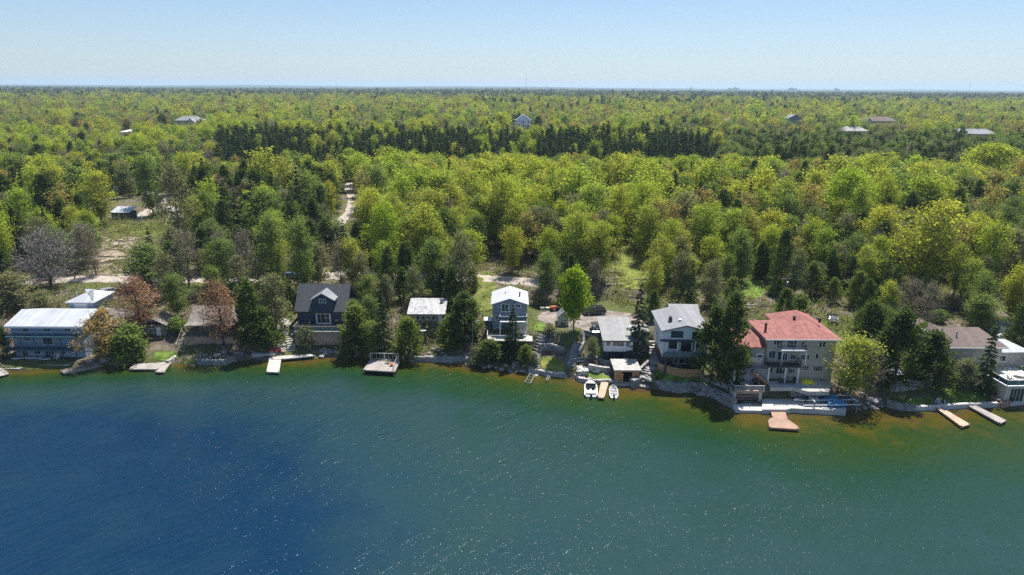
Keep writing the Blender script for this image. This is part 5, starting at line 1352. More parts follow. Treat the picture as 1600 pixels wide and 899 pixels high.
wall_px('stone_wall', [(309,566),(330,567),(352,567),(366,561),(378,552)], .6, .8, 'fieldstone', 'curved boulder breakwater below the brown cabin', .35)
wall_px('stone_wall', [(262,568),(275,560),(284,551)], .5, .7, 'limestone', 'pale stone edge beside the wooden stairs', .4)
wall_px('stone_wall', [(500,553),(540,552),(590,552)], .7, .8, 'fieldstone', 'long dark stone edge at the water below the navy house', .3)
wall_px('stone_wall', [(1013,570),(1000,582),(990,592),(985,598)], .9, .6, 'fieldstone', 'grey stone wall winding down right of the cedar boathouse')
wall_px('stone_wall', [(640,562),(690,564),(735,565)], .8, .9, 'fieldstone', 'grey rocky wall at the water below the silver-roofed cabin', .2)
stone_steps('pale stone steps down from the parking lawn to the water', [(837,585),(834,570),(838,552),(842,538),(846,524)], 2.0, 20)
stone_steps('long straight pale stone stairs between the white houses', [(1024,572),(1022,555),(1021,540),(1020,530)], 1.9, 13)
stone_steps('grey stone stairs winding to the water by the cedar boathouse', [(1000,597),(1010,588),(1022,575)], 2.0, 9, 'fieldstone')
stone_steps('short pale stone steps from the quay up to the patio', [(1236,621),(1237,613),(1238,605)], 3.0, 6)
stone_steps('dark narrow stone steps beside the lime green tree', [(892,575),(896,555),(902,535)], 1.5, 12, 'fieldstone')
# small patio left of cedar boathouse
slab_px('stone_patio', [(901,571),(919,569),(920,580),(901,581)], 1.5, .8, 'limestone', 'small square pale stone patio beside the lower lawn', 'patio')
def bench(loc, rz, label, m='old_wood'):
    o = thing('garden_bench', label, 'bench', loc, rz)
    MB().box(-.8, .8, -.22, .22, .42, .48).build('seat', m, o); MB().box(-.8, .8, .2, .25, .55, .9).build('backrest', m, o)
    for sx in (-.7, .7): MB().box(sx-.05, sx+.05, -.2, .25, 0, .418).build('leg', m, o)
bench((*PZ(908, 568, 1.6), 1.6), R(4), 'green-grey bench at the back of the small square patio', 'teal_trim')
# fire circle chairs
for i, (a, c, rz, lb) in enumerate([(855,553,10,'dark chair left of the fire circle above the oval lawn'),(866,551,-20,'dark chair at the middle of the fire circle'),(874,556,-60,'dark chair right of the fire circle')]):
    x, y, z = G(a, c); deck_chair('deck_chair', (x, y, z), R(rz), 'old_wood', lb)
# quay furniture
zq = .85
for i, (a, c, rz, lb) in enumerate([(1202,617,30,'dark lounge chair at the left end of the quay'),(1216,620,-30,'dark lounge chair under the closed quay umbrella'),(1249,624,15,'dark chair on the quay right of the stone steps'),(1257,629,-60,'dark chair on the quay near the boat lift')]):
    x, y = PZ(a, c, zq); deck_chair('lounge_chair', (x, y, zq), R(rz), 'dark_fabric', lb)
def sofa(loc, rz, label):
    o = thing('outdoor_sofa', label, 'sofa', loc, rz)
    MB().box(-1.3, 1.3, -.4, .4, .0, .3).build('base', 'old_wood', o); MB().box(-1.3, 1.3, .25, .45, .3, .75).build('backrest', 'old_wood', o)
    for k in range(3): MB().box(-1.25+k*.84, -.45+k*.84, -.38, .24, .302, .45).build('cushion', 'pale_fabric', o)
sofa((*PZ(1209, 613, zq), zq), R(4), 'pale cushioned outdoor sofa at the back of the quay')
garden_umbrella((*PZ(1219, 616, zq), zq), 'tall closed pale umbrella on the quay below the patio', 'pale_fabric', False, 3.3)
x, y = PZ(1260, 610, 1.7); o = thing('inflatable_tube', 'large round yellow inflatable on the bank by the stone steps', 'inflatable', (x, y, 1.9)); o.scale = (.8, .8, .8)
k = MB(); k.lathe([(.1, 0), (1.15, .12), (1.6, .65), (1.65, 1.1), (1.35, 1.75), (.7, 2.15), (.1, 2.25)], 0, 0, 18).build('shell', 'yellow_vinyl', o, True)
MB().box(-.25, .25, -1.5, -1.35, 1.3, 1.7).build('patch', 'teal_trim', o); MB().tube((0, 0, 2.2), (.15, -.1, 2.5), .1).build('valve', 'black_metal', o)
# rubber dinghy-like rock pile table
x, y, z = G(1252, 585)
garden_table((*PZ(1230, 598, 3.16), 3.17), 'grey table on the paved patio of the red-roofed house', 'deck_grey')
deck_chair('deck_chair', (*PZ(1222, 599, 3.16), 3.17), R(60), 'dark_fabric', 'dark chair left of the grey patio table')
deck_chair('deck_chair', (*PZ(1238, 599, 3.16), 3.17), R(-60), 'dark_fabric', 'dark chair right of the grey patio table')
# ---------------- brown roofed house right
F = Fac(109.8, 3.2, 700, 1062, 450, C6); b = bld('brown_shingle_house', 'large tan house with brown hipped shingle roof behind dark cedars', F, R(1))
hw = F.hw; ze = F.p(900, 380)[1]; dp = 9
MB().box(-hw, hw, 0, dp, -2, ze-.19).build('wall', 'grey_brick', b); hip(b, -hw, hw, 0, dp, ze, ze+1.9, 'brown_shingle', .6, run=2.2)
MB().box(-hw-.62, hw+.62, -.68, -.605, ze-.24, ze-.02).build('gutter', 'white_paint', b)
hip(b, -hw-.5, -hw+4, dp-3, dp+4, ze+.1, ze+1.7, 'brown_shingle', .3, name='rear_roof', axis_='Y')
MB().box(-hw-2.2, -hw-1.0, 3, 4.2, 0, ze+1.8).build('chimney', 'limestone', b)
MB().box(-hw-.4, -hw+3.9, dp+.003, dp+3.9, 0, ze-.09).build('rear_wall', 'grey_brick', b)
for r_, ml in (((808,383,836,402),1),((985,380,1012,398),1),((735,388,750,402),0),((853,450,882,474),1),((768,455,812,505),1),((735,455,750,500),0)): window(b, *F.r(r_), mull=ml)
pipe(b, -1.5, 2.2, ze+.6, ze+1.9, .12, 'grey_metal')
MB().box(hw+.004, hw+2.6, 2, 6, -1.5, 0).build('side_deck', 'deck_red', b); MB().box(hw+.1, hw+2.8, 1.5, 6, 2.4, 2.55).build('carport_roof', 'charcoal_shingle', b)
for xx in (hw+2.6,): MB().box(xx-.08, xx+.08, 1.7, 1.86, 0, 2.397).build('post', 'white_paint', b)
# grey sheds far right
F = Fac(122, 5.2, 1030, 1120, 290, C6); b = bld('grey_shed', 'grey gabled shed at the right edge above the brown roof', F, R(-20), 'shed')
MB().prism([(-2.6, -1.5), (-2.6, 2.4), (0, 3.9), (2.6, 2.4), (2.6, -1.5)], 0, 6.5).build('wall', 'slate_siding', b); gable_y(b, -2.6, 2.6, 0, 6.5, 2.4, 3.9, 'brown_shingle', .3); door(b, -.5, .5, 0, 2.0)
for i, dx in enumerate((-3.4, -2.6, -1.9)):
    x, y = F.cx+dx*.8, F.D-2.5+i*.3; o = MB().lathe([(.3, 0), (.33, .08), (.33, .9), (.2, 1.1), (.08, 1.18)], 0, 0, 12).build('tank', 'white_paint', None, True); o.location = (x, y, Tz(x, y))
    tag(o, ['left white tank of the three beside the grey gabled shed', 'middle white tank of the three beside the grey gabled shed', 'right white tank of the three beside the grey gabled shed'][i], 'tank', 'white tanks by the grey shed')
# ---------------- boathouse far right
F = Fac(103.2, .5, 1085, 1330, 650, C6); b = bld('deck_topped_boathouse', 'tan boathouse with glass-railed white roof deck at the right edge', F, R(3), 'boathouse')
hw = F.hw; zt = F.p(1150, 612)[1]
MB().box(-hw, hw, 0, 7, -1.5, zt).build('wall', 'cream', b)
MB().box(-hw-.3, hw+.3, -.4, 7.4, zt+.003, zt+.2).build('roof_deck', 'white_paint', b)
railing(b, [(-hw-.2, 7), (-hw-.2, -.3), (hw+.2, -.3)], 1.0, 'white_paint', 'solid', zt+.2, fillmat='balcony_glass')
for r_ in ((1118,622,1150,672),(1158,622,1196,672)): q = F.r(r_); window(b, q[0], q[1], .1, q[3], mull=1, name='patio_door')
MB().box(-1.5, hw+2, 7.5, 13, -1, zt+2.9).build('rear_wall', 'grey_brick', b); hip(b, -1.5, hw+2, 7.5, 13, zt+3.1, zt+4.3, 'white_metal_roof', .5)
window(b, 0.2, 1.8, zt+1.2, zt+2.4, y=7.5)
bx, by = F.cx, F.D
garden_table((bx-.5, by+1.6, .5+zt+.2), 'dark table on the white roof deck at the right edge', 'black_metal'); deck_chair('deck_chair', (bx-1.7, by+1.6, .5+zt+.2), R(80), 'dark_fabric', 'dark chair left of the table on the right white roof deck')
deck_chair('deck_chair', (bx+.8, by+1.8, .5+zt+.2), R(-70), 'dark_fabric', 'dark chair right of the table on the right white roof deck')
slab_px('terracotta_patio', [(1546,617),(1563,615),(1582,626),(1566,630)], 1.0, 1.2, 'terracotta_paving', 'salmon paved patio between the right lawn and boathouse', 'patio')
bench((*PZ(1549, 613, 1.2), 1.15), R(-5), 'wooden bench at the top of the salmon patio')
for i, (a, c) in enumerate(((1560, 629), (1582, 627))):
    x, y = PZ(a, c, 1.0); o = MB().lathe([(.2, 0), (.3, .45), (.33, .5)], 0, 0, 10).build('planter', 'dark_wall', None); o.location = (x, y, 1.0); tag(o, ['dark planter pot at the lake corner of the salmon patio', 'dark planter pot at the boathouse side of the salmon patio'][i], 'planter')
garden_umbrella((*G(1395, 596)[:2], G(1395, 596)[2]), 'pale blue umbrella in the shade under the massive cedar', 'fibreglass', True, 2.2, 1.6)
for i, (a, c, lb) in enumerate([(1465,629,'left grey boulder of the group by the right docks'),(1472,632,'middle grey boulder of the group by the right docks'),(1481,630,'right grey boulder of the group by the right docks')]):
    x, y = PZ(a, c, .6); deck_chair('deck_chair', (x, y, Tz(x, y)+.02), R(i*40-40), 'pale_fabric', lb.replace('grey boulder', 'pale chair'))
# ================================================================== DOCKS
def dock(name, label, poly_px, z, m, th=.22, piles=True, cat='dock', edge=None):
    P = [PZ(a, c, z) for a, c in poly_px]; cx = sum(p[0] for p in P)/len(P); cy = sum(p[1] for p in P)/len(P); o = thing(name, label, cat, (cx, cy, 0))
    L_ = [(p[0]-cx, p[1]-cy) for p in P]; mb = MB().slab(L_, z-th, z)
    if sum(L_[i][0]*L_[(i+1) % len(L_)][1]-L_[(i+1) % len(L_)][0]*L_[i][1] for i in range(len(L_))) < 0: mb.f = [tuple(reversed(f)) for f in mb.f]
    mb.build('planking', m, o)
    if piles:
        for (x, y) in L_: MB().tube((x*.93, y*.95, -2), (x*.93, y*.95, z+.12), .1, n=8).build('pile', 'old_wood', o)
    return o
dock('dock', 'grey L-shaped dock by the green shore shrub', [(208,569),(243,567),(268,565),(256,582),(243,581),(247,577),(202,577)], .5, 'deck_grey')
dock('dock', 'narrow grey dock running out below the red chairs', [(423,552),(441,551),(436,582),(416,581)], .5, 'deck_pale')
dock('dock', 'pale shore boardwalk under the red chairs', [(423,553),(470,549),(493,556),(441,561),(424,561)], .62, 'deck_pale')
for a, lb in ((428.5, 'left one of two bright red chairs on the shore boardwalk'), (439.5, 'right one of two bright red chairs on the shore boardwalk')):
    deck_chair('garden_chair', (*PZ(a, 552.5, .62), .62), R(180-8), 'red_paint', lb).scale = (1.25, 1.25, 1.25)
o = dock('dock', 'square grey platform dock with wooden railing frame', [(578,563),(625,564),(617,581),(567,578)], .9, 'deck_grey')
x0_, y0_ = PZ(579, 562, .9); x1_, y1_ = PZ(623, 563, .9); c_ = o.location
r_ = railing(o, [(x0_-c_.x, y0_-c_.y), (x1_-c_.x, y1_-c_.y)], 1.3, 'white_paint', 'bars', .9, gap=.75)
x2_, y2_ = PZ(616, 579, .9); railing(o, [(x1_-c_.x-.1, y1_-c_.y), (x2_-c_.x-.2, y2_-c_.y)], 1.0, 'deck_grey', 'none', .9)
deck_chair('garden_chair', (*PZ(606, 568, .9), .9), R(-30), 'old_wood', 'small brown chair on the railed platform dock')
x, y = PZ(612, 572, .9); o = MB().lathe([(.18, 0), (.3, .4), (.33, .45)], 0, 0, 10).build('flower_pot', 'orange_paint', None); o.location = (x, y, .9); tag(o, 'orange flower pot on the railed platform dock', 'flower pot')
dock('dock', 'short pale wooden dock between the two moored boats', [(939,597),(951,597.5),(944,622),(934,621)], .5, 'deck_wood', .25)
dock('dock', 'reddish T-shaped wooden dock below the quay', [(1204,641),(1226,641),(1231,655),(1249,668),(1248,671),(1202,668),(1200,656),(1207,652)], .5, 'deck_red', .3)
dock('dock', 'long brown wooden dock slanting out at the right', [(1462,637),(1471,636.5),(1516,663),(1503,667)], .5, 'deck_wood', .25)
dock('dock', 'long grey wooden dock slanting out at the far right', [(1511,633),(1521,632),(1573,657),(1563,662)], .5, 'deck_grey', .25)
def ladder_frame(label, pts, z=.5):
    P = [PZ(a, c, z) for a, c in pts]; o = thing('dock_ladder', label, 'dock frame', (P[0][0], P[0][1], 0)); q = [(p[0]-P[0][0], p[1]-P[0][1]) for p in P]
    for a, c in ((0, 1), (3, 2)): MB().tube((*q[a], z), (*q[c], z-.1), .06).build('side_rail', 'grey_metal', o)
    for k in range(4):
        u = k/3; a = [q[0][j]+(q[1][j]-q[0][j])*u for j in (0, 1)]; c = [q[3][j]+(q[2][j]-q[3][j])*u for j in (0, 1)]; MB().tube((*a, z), (*c, z), .05).build('rung', 'grey_metal', o)
    for p in q[1:3]: MB().tube((*p, -2), (*p, z+.1), .06).build('leg', 'grey_metal', o)
ladder_frame('bare metal dock frame in the water at the stone steps', [(828,584),(820,597),(828,599),(836,586)])
ladder_frame('bare metal dock frame in the water beside the oval lawn', [(856,587),(853,594),(855,595),(859,588)])
# ---------------- boats
def motorboat(loc, rz, label):
    o = thing('motorboat', label, 'boat', loc, rz); ln, wd = 6.4, 2.5; secs = []
    for i in range(11):
        u = i/10; y = -ln/2+ln*u; w_ = wd/2*(1 if u < .5 else (1-((u-.5)/.5)**2.3)*.98+.02); k = -.25+.35*max(0, u-.6)**1.2; g = .62+.22*u
        secs.append([(-w_, y, g), (-w_*.86, y, .1), (0, y, k), (w_*.86, y, .1), (w_, y, g), (w_*.84, y, g), (w_*.7, y, .32), (-w_*.7, y, .32), (-w_*.84, y, g)])
    MB().loft(secs).build('hull', 'fibreglass', o)
    MB().add([(-1.0, .9, .76), (1.0, .9, .76), (.9, 1.7, .8), (.55, 2.6, .85), (0, 3.0, .87), (-.55, 2.6, .85), (-.9, 1.7, .8),
              (-1.0, .9, .72), (1.0, .9, .72), (.9, 1.7, .75), (.55, 2.6, .8), (0, 3.0, .82), (-.55, 2.6, .8), (-.9, 1.7, .75)], [(0,1,2,3,4,5,6),(13,12,11,10,9,8,7)]+[(i,i+7,(i+1)%7+7,(i+1)%7) for i in range(7)]).build('foredeck', 'fibreglass', o)
    MB().prism([(.75, .8), (1.15, .8), (.55, 1.3), (.5, 1.3)], -.95, .95, 'X').build('windshield', 'window_glass', o)
    for a, c in ((-.5, .1), (.5, .1)): MB().box(a-.28, a+.28, c-.3, c+.25, .325, .62).box(a-.28, a+.28, c-.4, c-.3, .325, 1.0).build('seat', 'dark_fabric', o)
    MB().box(-.95, .95, -2.6, -2.0, .325, .66).build('bench', 'cushion', o); MB().box(-1.04, -.7, -1.9, -.6, .325, .6).box(.7, 1.04, -1.9, -.6, .325, .6).build('side_bench', 'cushion', o)
    MB().box(-.22, .22, -3.65, -3.2, .25, .95).box(-.1, .1, -3.5, -3.3, -.5, .25).build('outboard_motor', 'hull_dark', o)
    MB().box(-1.262, -1.252, -3, 1, .35, .48).box(1.252, 1.262, -3, 1, .35, .48).build('stripe', 'hull_dark', o)
x, y = PZ(923, 608.5, .3); motorboat((x, y, .05), R(-5), 'white open motorboat moored left of the short middle dock')
bpy.data.objects['motorboat'].scale = (.9, .9, .9)
def rowboat(loc, rz, label):
    o = thing('rowboat', label, 'boat', loc, rz); ln, wd = 4.4, 1.6; secs = []
    for i in range(9):
        u = i/8; y = -ln/2+ln*u; w_ = wd/2*(.92 if u < .45 else .92*(1-((u-.45)/.55)**2)+.03); g = .48+.2*u*u
        secs.append([(-w_, y, g), (-w_*.8, y, .02), (0, y, -.08), (w_*.8, y, .02), (w_, y, g), (w_*.88, y, g), (w_*.68, y, .1), (-w_*.68, y, .1), (-w_*.88, y, g)])
    MB().loft(secs).build('hull', 'fibreglass', o)
    for yy in (-1.2, -.1, 1.0): MB().box(-.64+.12*(yy > .5), .64-.12*(yy > .5), yy-.15, yy+.15, .32, .37).build('seat', 'hull_dark', o)
    MB().box(-.15, .15, -2.65, -2.25, .15, .8).box(-.06, .06, -2.5, -2.35, -.4, .15).build('outboard_motor', 'black_metal', o)
x, y = PZ(958.5, 612, .3); rowboat((x, y, .05), R(-6), 'small white rowboat moored right of the short middle dock')
# boat lift with covered jet skis
x, y = PZ(1306, 632, .8); lf_ = thing('boat_lift', 'pale steel boat lift with long arms at the quay right end', 'boat lift', (x, y, 0))
for dx in (-4.2, 2.6):
    for dy in (-1.6, 1.9): MB().tube((dx, dy, -1.5), (dx, dy, 2.0), .09).build('post', 'grey_metal', lf_)
for dy in (-1.6, .2, 1.9): MB().tube((-6, dy, 1.35), (3.2, dy, 1.55), .08).build('beam', 'white_paint', lf_)
for dx in (-4.2, 2.6): MB().tube((dx, -1.6, 1.95), (dx, 1.9, 1.95), .07).build('cross_beam', 'white_paint', lf_)
def jetski(loc, rz, label):
    o = thing('covered_jet_ski', label, 'jet ski', loc, rz); secs = []
    for i in range(9):
        u = i/8; xx = -1.7+3.4*u; w_ = .62*(1-abs(2*u-1)**3*.7); h = [.35,.55,.6,.75,.85,1.15,.95,.6,.3][i]
        secs.append([(xx, -w_, .0), (xx, -w_*.95, .3), (xx, -w_*.3, h), (xx, w_*.3, h), (xx, w_*.95, .3), (xx, w_, 0)])
    MB().loft(secs).build('tarpaulin', 'blue_tarp', o, True); MB().box(-1.5, 1.5, -.35, .35, -.25, -.01).build('hull', 'hull_dark', o)
jetski((x-.6, y+1.0, 1.0), R(4), 'jet ski under blue cover at the back of the boat lift'); jetski((x-.3, y-.8, 1.0), R(-3), 'jet ski under blue cover at the lake side of the boat lift')
for i, dy in enumerate((-.3, 1.4)): canoe((x-4.5, y+dy+1.2, 1.0), R(6), 4.2, .8, 'fibreglass', ['pale kayak on the quay left of the boat lift, nearer the water', 'pale kayak on the quay left of the boat lift, nearer the bank'][i], None, 'kayak', 'kayak')
# ---------------- vehicles
def car(loc, rz, label, body='car_black', suv=True, name='parked_car'):
    o = thing(name, label, 'car', loc, rz); L_, W_ = 4.7, 1.85; h = 1.7 if suv else 1.42
    pr = [(-2.35, .35), (-2.33, .85), (-1.45, 1.02), (-.65, h-.05), (.2, h), (1.8, h-.04) if suv else (1.2, h-.08), (2.25, 1.05), (2.35, .8), (2.32, .35)]
    secs = []
    for yy, k in ((-W_/2, .86), (-W_/2+.06, .97), (0, 1.0), (W_/2-.06, .97), (W_/2, .86)):
        secs.append([(a, yy*(.86 if z > 1.1 else 1), .35+(z-.35)*(k if z > 1.0 else 1)) for a, z in pr])
    MB().loft(secs).build('body', body, o)
    MB().add([(-1.5, -.75, 1.04), (-1.5, .75, 1.04), (-.72, .66, h-.06), (-.72, -.66, h-.06), (-1.53, -.75, 1.05), (-1.53, .75, 1.05), (-.76, .66, h-.03), (-.76, -.66, h-.03)], [(0,1,2,3),(7,6,5,4),(0,4,5,1),(1,5,6,2),(2,6,7,3),(3,7,4,0)]).build('windshield', 'window_glass', o)
    for sy in (-1, 1): MB().box(-.9, 1.7, sy*.84-.05, sy*.84+.05, 1.1, h-.2).build('side_window', 'window_glass', o)
    for dx in (-1.45, 1.45):
        for sy in (-1, 1):
            wv = MB().tube((dx, sy*.78, .35), (dx, sy*.95, .35), .35, n=16).build('wheel', 'tyre', o); MB().tube((dx, sy*.951, .35), (dx, sy*.965, .35), .2, n=12).build('rim', 'grey_metal', wv)
    for sy in (-1, 1):
        MB().box(-2.36, -2.28, sy*.65-.17, sy*.65+.17, .7, .84).build('headlight', 'white_paint', o); MB().box(2.28, 2.37, sy*.68-.12, sy*.68+.12, .8, 1.0).build('tail_light', 'car_red', o)
    return o
x, y, z = G(928, 492); car((x, y, z+.02), R(14), 'black sport utility car parked behind the lime green tree')
x, y, z = G(897, 494); car((x, y+2.5, z+.02), R(20), 'dark car partly hidden behind the lime tree crown', 'car_grey')
x, y, z = G(452, 436); car((x, y, z+.02), R(4), 'blue car on the shore road behind the navy house', 'car_blue', False)
x, y, z = G(164, 462); car((x, y, z+.1), R(60), 'pale grey car parked among junk behind the brown-roofed house', 'car_grey', False)
x, y, z = G(1328, 512); car((x-2, y+3, z+.05), R(70), 'dark car in the driveway right of the red roof', 'car_black', False)
# utility cart beside white cabin
x, y, z = G(929, 522); o = thing('utility_cart', 'black utility cart with open roof frame parked by the white cabin', 'utility cart', (x, y, z), R(90))
MB().box(-1.4, 1.4, -.7, .7, .4, .75).prism([(-1.7, .4), (-1.65, .8), (-1.2, 1.0), (-1.2, .4)], -.65, .65).build('body', 'car_black', o)
for a in (-.9, 1.2):
    for c in (-.62, .62): MB().tube((a, c, .75), (a*.85, c*.95, 1.9), .04).build('roll_bar', 'black_metal', o)
MB().box(-.85, 1.1, -.66, .66, 1.9, 1.96).build('canopy', 'dark_fabric', o)
for a in (-1.1, 1.1):
    for c in (-.75, .75): MB().tube((a, c-.12, .33), (a, c+.12, .33), .33, n=14).build('wheel', 'tyre', o)
for c in (-.32, .32): MB().box(-.2, .3, c-.25, c+.25, .752, .95).box(.3, .4, c-.25, c+.25, .752, 1.35).build('seat', 'cushion', o)
# small red tractor
x, y, z = G(868, 486); o = thing('garden_tractor', 'small orange-red tractor parked left of the lime green tree', 'tractor', (x, y, z), R(20))
MB().box(-1.1, .1, -.35, .35, .55, 1.05).build('hood', 'orange_paint', o); MB().box(.35, .85, -.3, .3, .75, .9).box(.8, .9, -.3, .3, .9, 1.3).build('seat', 'black_metal', o)
MB().box(-.2, 1.0, -.45, .45, .45, .55).build('chassis', 'black_metal', o); MB().tube((.1, 0, 1.05), (.3, 0, 1.35), .03).build('steering_column', 'black_metal', o)
for a, r, c in ((-.9, .3, .45), (.6, .5, .62)):
    for s in (-1, 1): MB().tube((a, s*c-.1, r), (a, s*c+.1, r), r, n=14).build('wheel', 'tyre', o)
for i, (a, c) in enumerate(((1.5, .4), (2.1, -.3))): 
    oo = MB().box(-.4, .4, -.3, .3, 0, .5).box(-.45, .45, -.35, .35, .5, .56).build('storage_box', 'cream', None); oo.location = (x-1.6-i*1.1, y+.6, z); tag(oo, ['pale storage box next to the orange-red tractor', 'pale storage box farther left of the orange-red tractor'][i], 'box')
# ---------------- shed in the hill clearing and its surroundings
x, y, z = G(189, 345); b = thing('hill_shed', 'small dark shed with white metal roof in the hill clearing', 'shed', (x, y, z))
w_ = 2.75
MB().box(-w_, w_, 0, 4.6, -.6, 2.5).build('wall', 'dark_wall', b); MB().prism([(-.5, 2.45), (4.9, 3.5), (4.9, 3.65), (-.5, 2.6)], -w_-.25, w_+.25, 'X').build('roof', 'white_metal_roof', b)
door(b, -.9, .1, 0, 2.0, m='blue_siding'); window(b, .7, 1.9, .9, 1.8); window(b, -2.3, -1.3, .9, 1.8); pipe(b, .9, 2, 2.9, 3.5, .12)
MB().box(-w_, 1.2, -1.4, -.004, -.5, -.1).build('porch', 'balcony_glass', b)
def tarp_heap(px, py, w_, d_, h_, m, label, cat='tarpaulin'):
    x, y, z = G(px, py); rs = np.random.RandomState(int(px)); n = 7; mb = MB()
    for j in range(n):
        for i in range(n):
            u, v = i/(n-1)*2-1, j/(n-1)*2-1; mb.v.append((u*w_/2, v*d_/2, h_*max(0, 1-max(abs(u), abs(v))**2)*(.7+.5*rs.rand())+.02))
    for j in range(n-1):
        for i in range(n-1): k = j*n+i; mb.f.append((k, k+1, k+n+1, k+n))
    nb = len(mb.v); mb.v += [(a, c, -.3) for a, c, _ in mb.v]; mb.f += [tuple(nb+q for q in reversed(f)) for f in list(mb.f)]
    rim = [i for i in range(n)]+[i*n+n-1 for i in range(1, n)]+[(n-1)*n+i for i in range(n-2, -1, -1)]+[i*n for i in range(n-2, 0, -1)]
    for a, c in zip(rim, rim[1:]+rim[:1]): mb.f.append((a, a+nb, c+nb, c))
    o = mb.build('tarpaulin', m); o.location = (x, y, z); tag(o, label, cat)
tarp_heap(266, 329, 5, 4, 1.2, 'fibreglass', 'pale blue-white tarpaulin heap at the hill driveway'); tarp_heap(276, 327, 3, 3, 1, 'blue_tarp', 'small blue tarpaulin heap right of the pale one')
tarp_heap(402/1+0, 0, 0, 0, 0, 'blue_tarp', 'x') if False else None
# propane-like white items by the road
for i, (a, c, lb) in enumerate([(500,405,'upper white boat-shaped cover beside the shore road'),(495,412,'lower white boat-shaped cover beside the shore road')]):
    x, y, z = G(a, c); canoe((x, y, z+.2), R(20*i), 4.0, 1.3, 'fibreglass', lb, None, 'covered_boat', 'boat')
x, y, z = G(491, 434); o = thing('dumpster', 'dark waste container beside the shore road behind the navy house', 'container', (x, y, z)); MB().prism([(-1.6, .1), (-1.7, 1.5), (1.7, 1.5), (1.6, .1)], -.9, .9).build('bin', 'dark_wall', o); MB().box(-1.75, 1.75, -.95, .95, 1.503, 1.58).build('lid', 'black_metal', o)
# felled logs and timber
rnd = random.Random(5)
LOGS = [(182,385,30,6,1),(188,378,-20,4,1),(221,374,60,7,1),(176,392,10,5,0),(195,395,-35,5,0),(205,402,15,6,0),(165,402,-10,5,0),(186,408,25,6,0),(214,390,-50,4,0),(172,412,5,7,0),
        (60,462,12,5,0),(95,458,40,7,0),(105,455,55,6,0),(68,476,3,4,1),(512,398,20,4,0),(520,412,-15,5,0),(505,388,35,4,0),(1008,438,10,5,0),(1020,444,-8,6,1),(952,428,-12,5,0),(960,447,8,4,1),(1170,478,5,7,1),(1180,484,-10,6,0),(1196,480,20,5,0),(1160,485,12,6,1),(1400,462,-35,9,0),(1462,480,-30,10,0)]
LG = []
for i, (a, c, rz, ln, pale) in enumerate(LOGS):
    x, y, z = G(a, c); r = rnd.uniform(.14, .24)
    mb = MB().tube((-ln/2, 0, 0), (ln/2, 0, rnd.uniform(-.1, .3)), r, r*.7, 8)
    mb.tube((ln*.2, 0, .1), (ln*.3, .5, .6), .05, .03, 5)
    o = mb.build('felled_log', 'deck_pale' if pale else 'old_wood'); o.location = (x, y, z+.15); o.rotation_euler = (0, 0, R(rz))
    where = 'in the cut slope below the hill shed' if 150 < a < 235 else 'beside the grey leafless tree' if a < 150 else 'below the gravel trail' if a < 600 else 'on the track above the white cabin' if a < 1100 else 'below the bright clearing' if a < 1300 else 'on the right wooded slope'
    grp = ('pale' if pale else 'brown')+' felled logs '+where
    LG.append((grp.replace('logs', 'log'), a, o))
# ---------------- utility poles and lines
def pole(px, py, top, label, lean=0, arm=True):
    x, y, z = G(px, py); h = U(px, top, y)[1]-z; o = thing('utility_pole', label, 'utility pole', (x, y, z)); o.rotation_euler = (0, R(lean), R(8))
    MB().tube((0,0,-.5), (0,0,h), .16, .1, 8).build('pole', 'bark_pale', o)
    if arm: MB().box(-1.1, 1.1, -.07, .07, h-.6, h-.45).build('crossarm', 'bark_pale', o)
    MB().lathe([(.22, h-2.0), (.22, h-1.2), (.1, h-1.15)], .35, 0, 10).build('transformer', 'grey_metal', o); return (x, y, z+h-.3)
pA = pole(184, 316, 290, 'utility pole behind the hill shed'); pB = pole(117, 437, 398, 'leaning utility pole beside the grey leafless tree', 9)
pC = pole(338, 440, 382, 'utility pole among trees above the brown cabin'); pD = pole(500, 437, 385, 'utility pole on the shore road behind the navy house')
pE = pole(1352, 462, 428, 'utility pole on the right wooded slope'); pF = pole(1225, 470, 432, 'utility pole behind the red-roofed house'); pG = pole(1500, 470, 420, 'utility pole in the far right woods')
def wire(a, b, label, sag=1.2):
    mb = MB(); P = [(a[0]+(b[0]-a[0])*k/14-a[0], a[1]+(b[1]-a[1])*k/14-a[1], a[2]+(b[2]-a[2])*k/14-sag*4*(k/14)*(1-k/14)-a[2]) for k in range(15)]
    for p, q in zip(P, P[1:]): mb.tube(p, q, .035, n=4)
    o = mb.build('power_line', 'grey_metal'); o.location = a; tag(o, label, 'cable')
wire(pA, pB, 'power line running from the hill shed down to the road'); wire(pC, pD, 'power line over the road above the navy house'); wire(pF, pE, 'power line across the slope above the red-roofed house'); wire(pE, pG, 'power line over the far right slope')
wire(pB, pC, 'power line along the left part of the shore road')
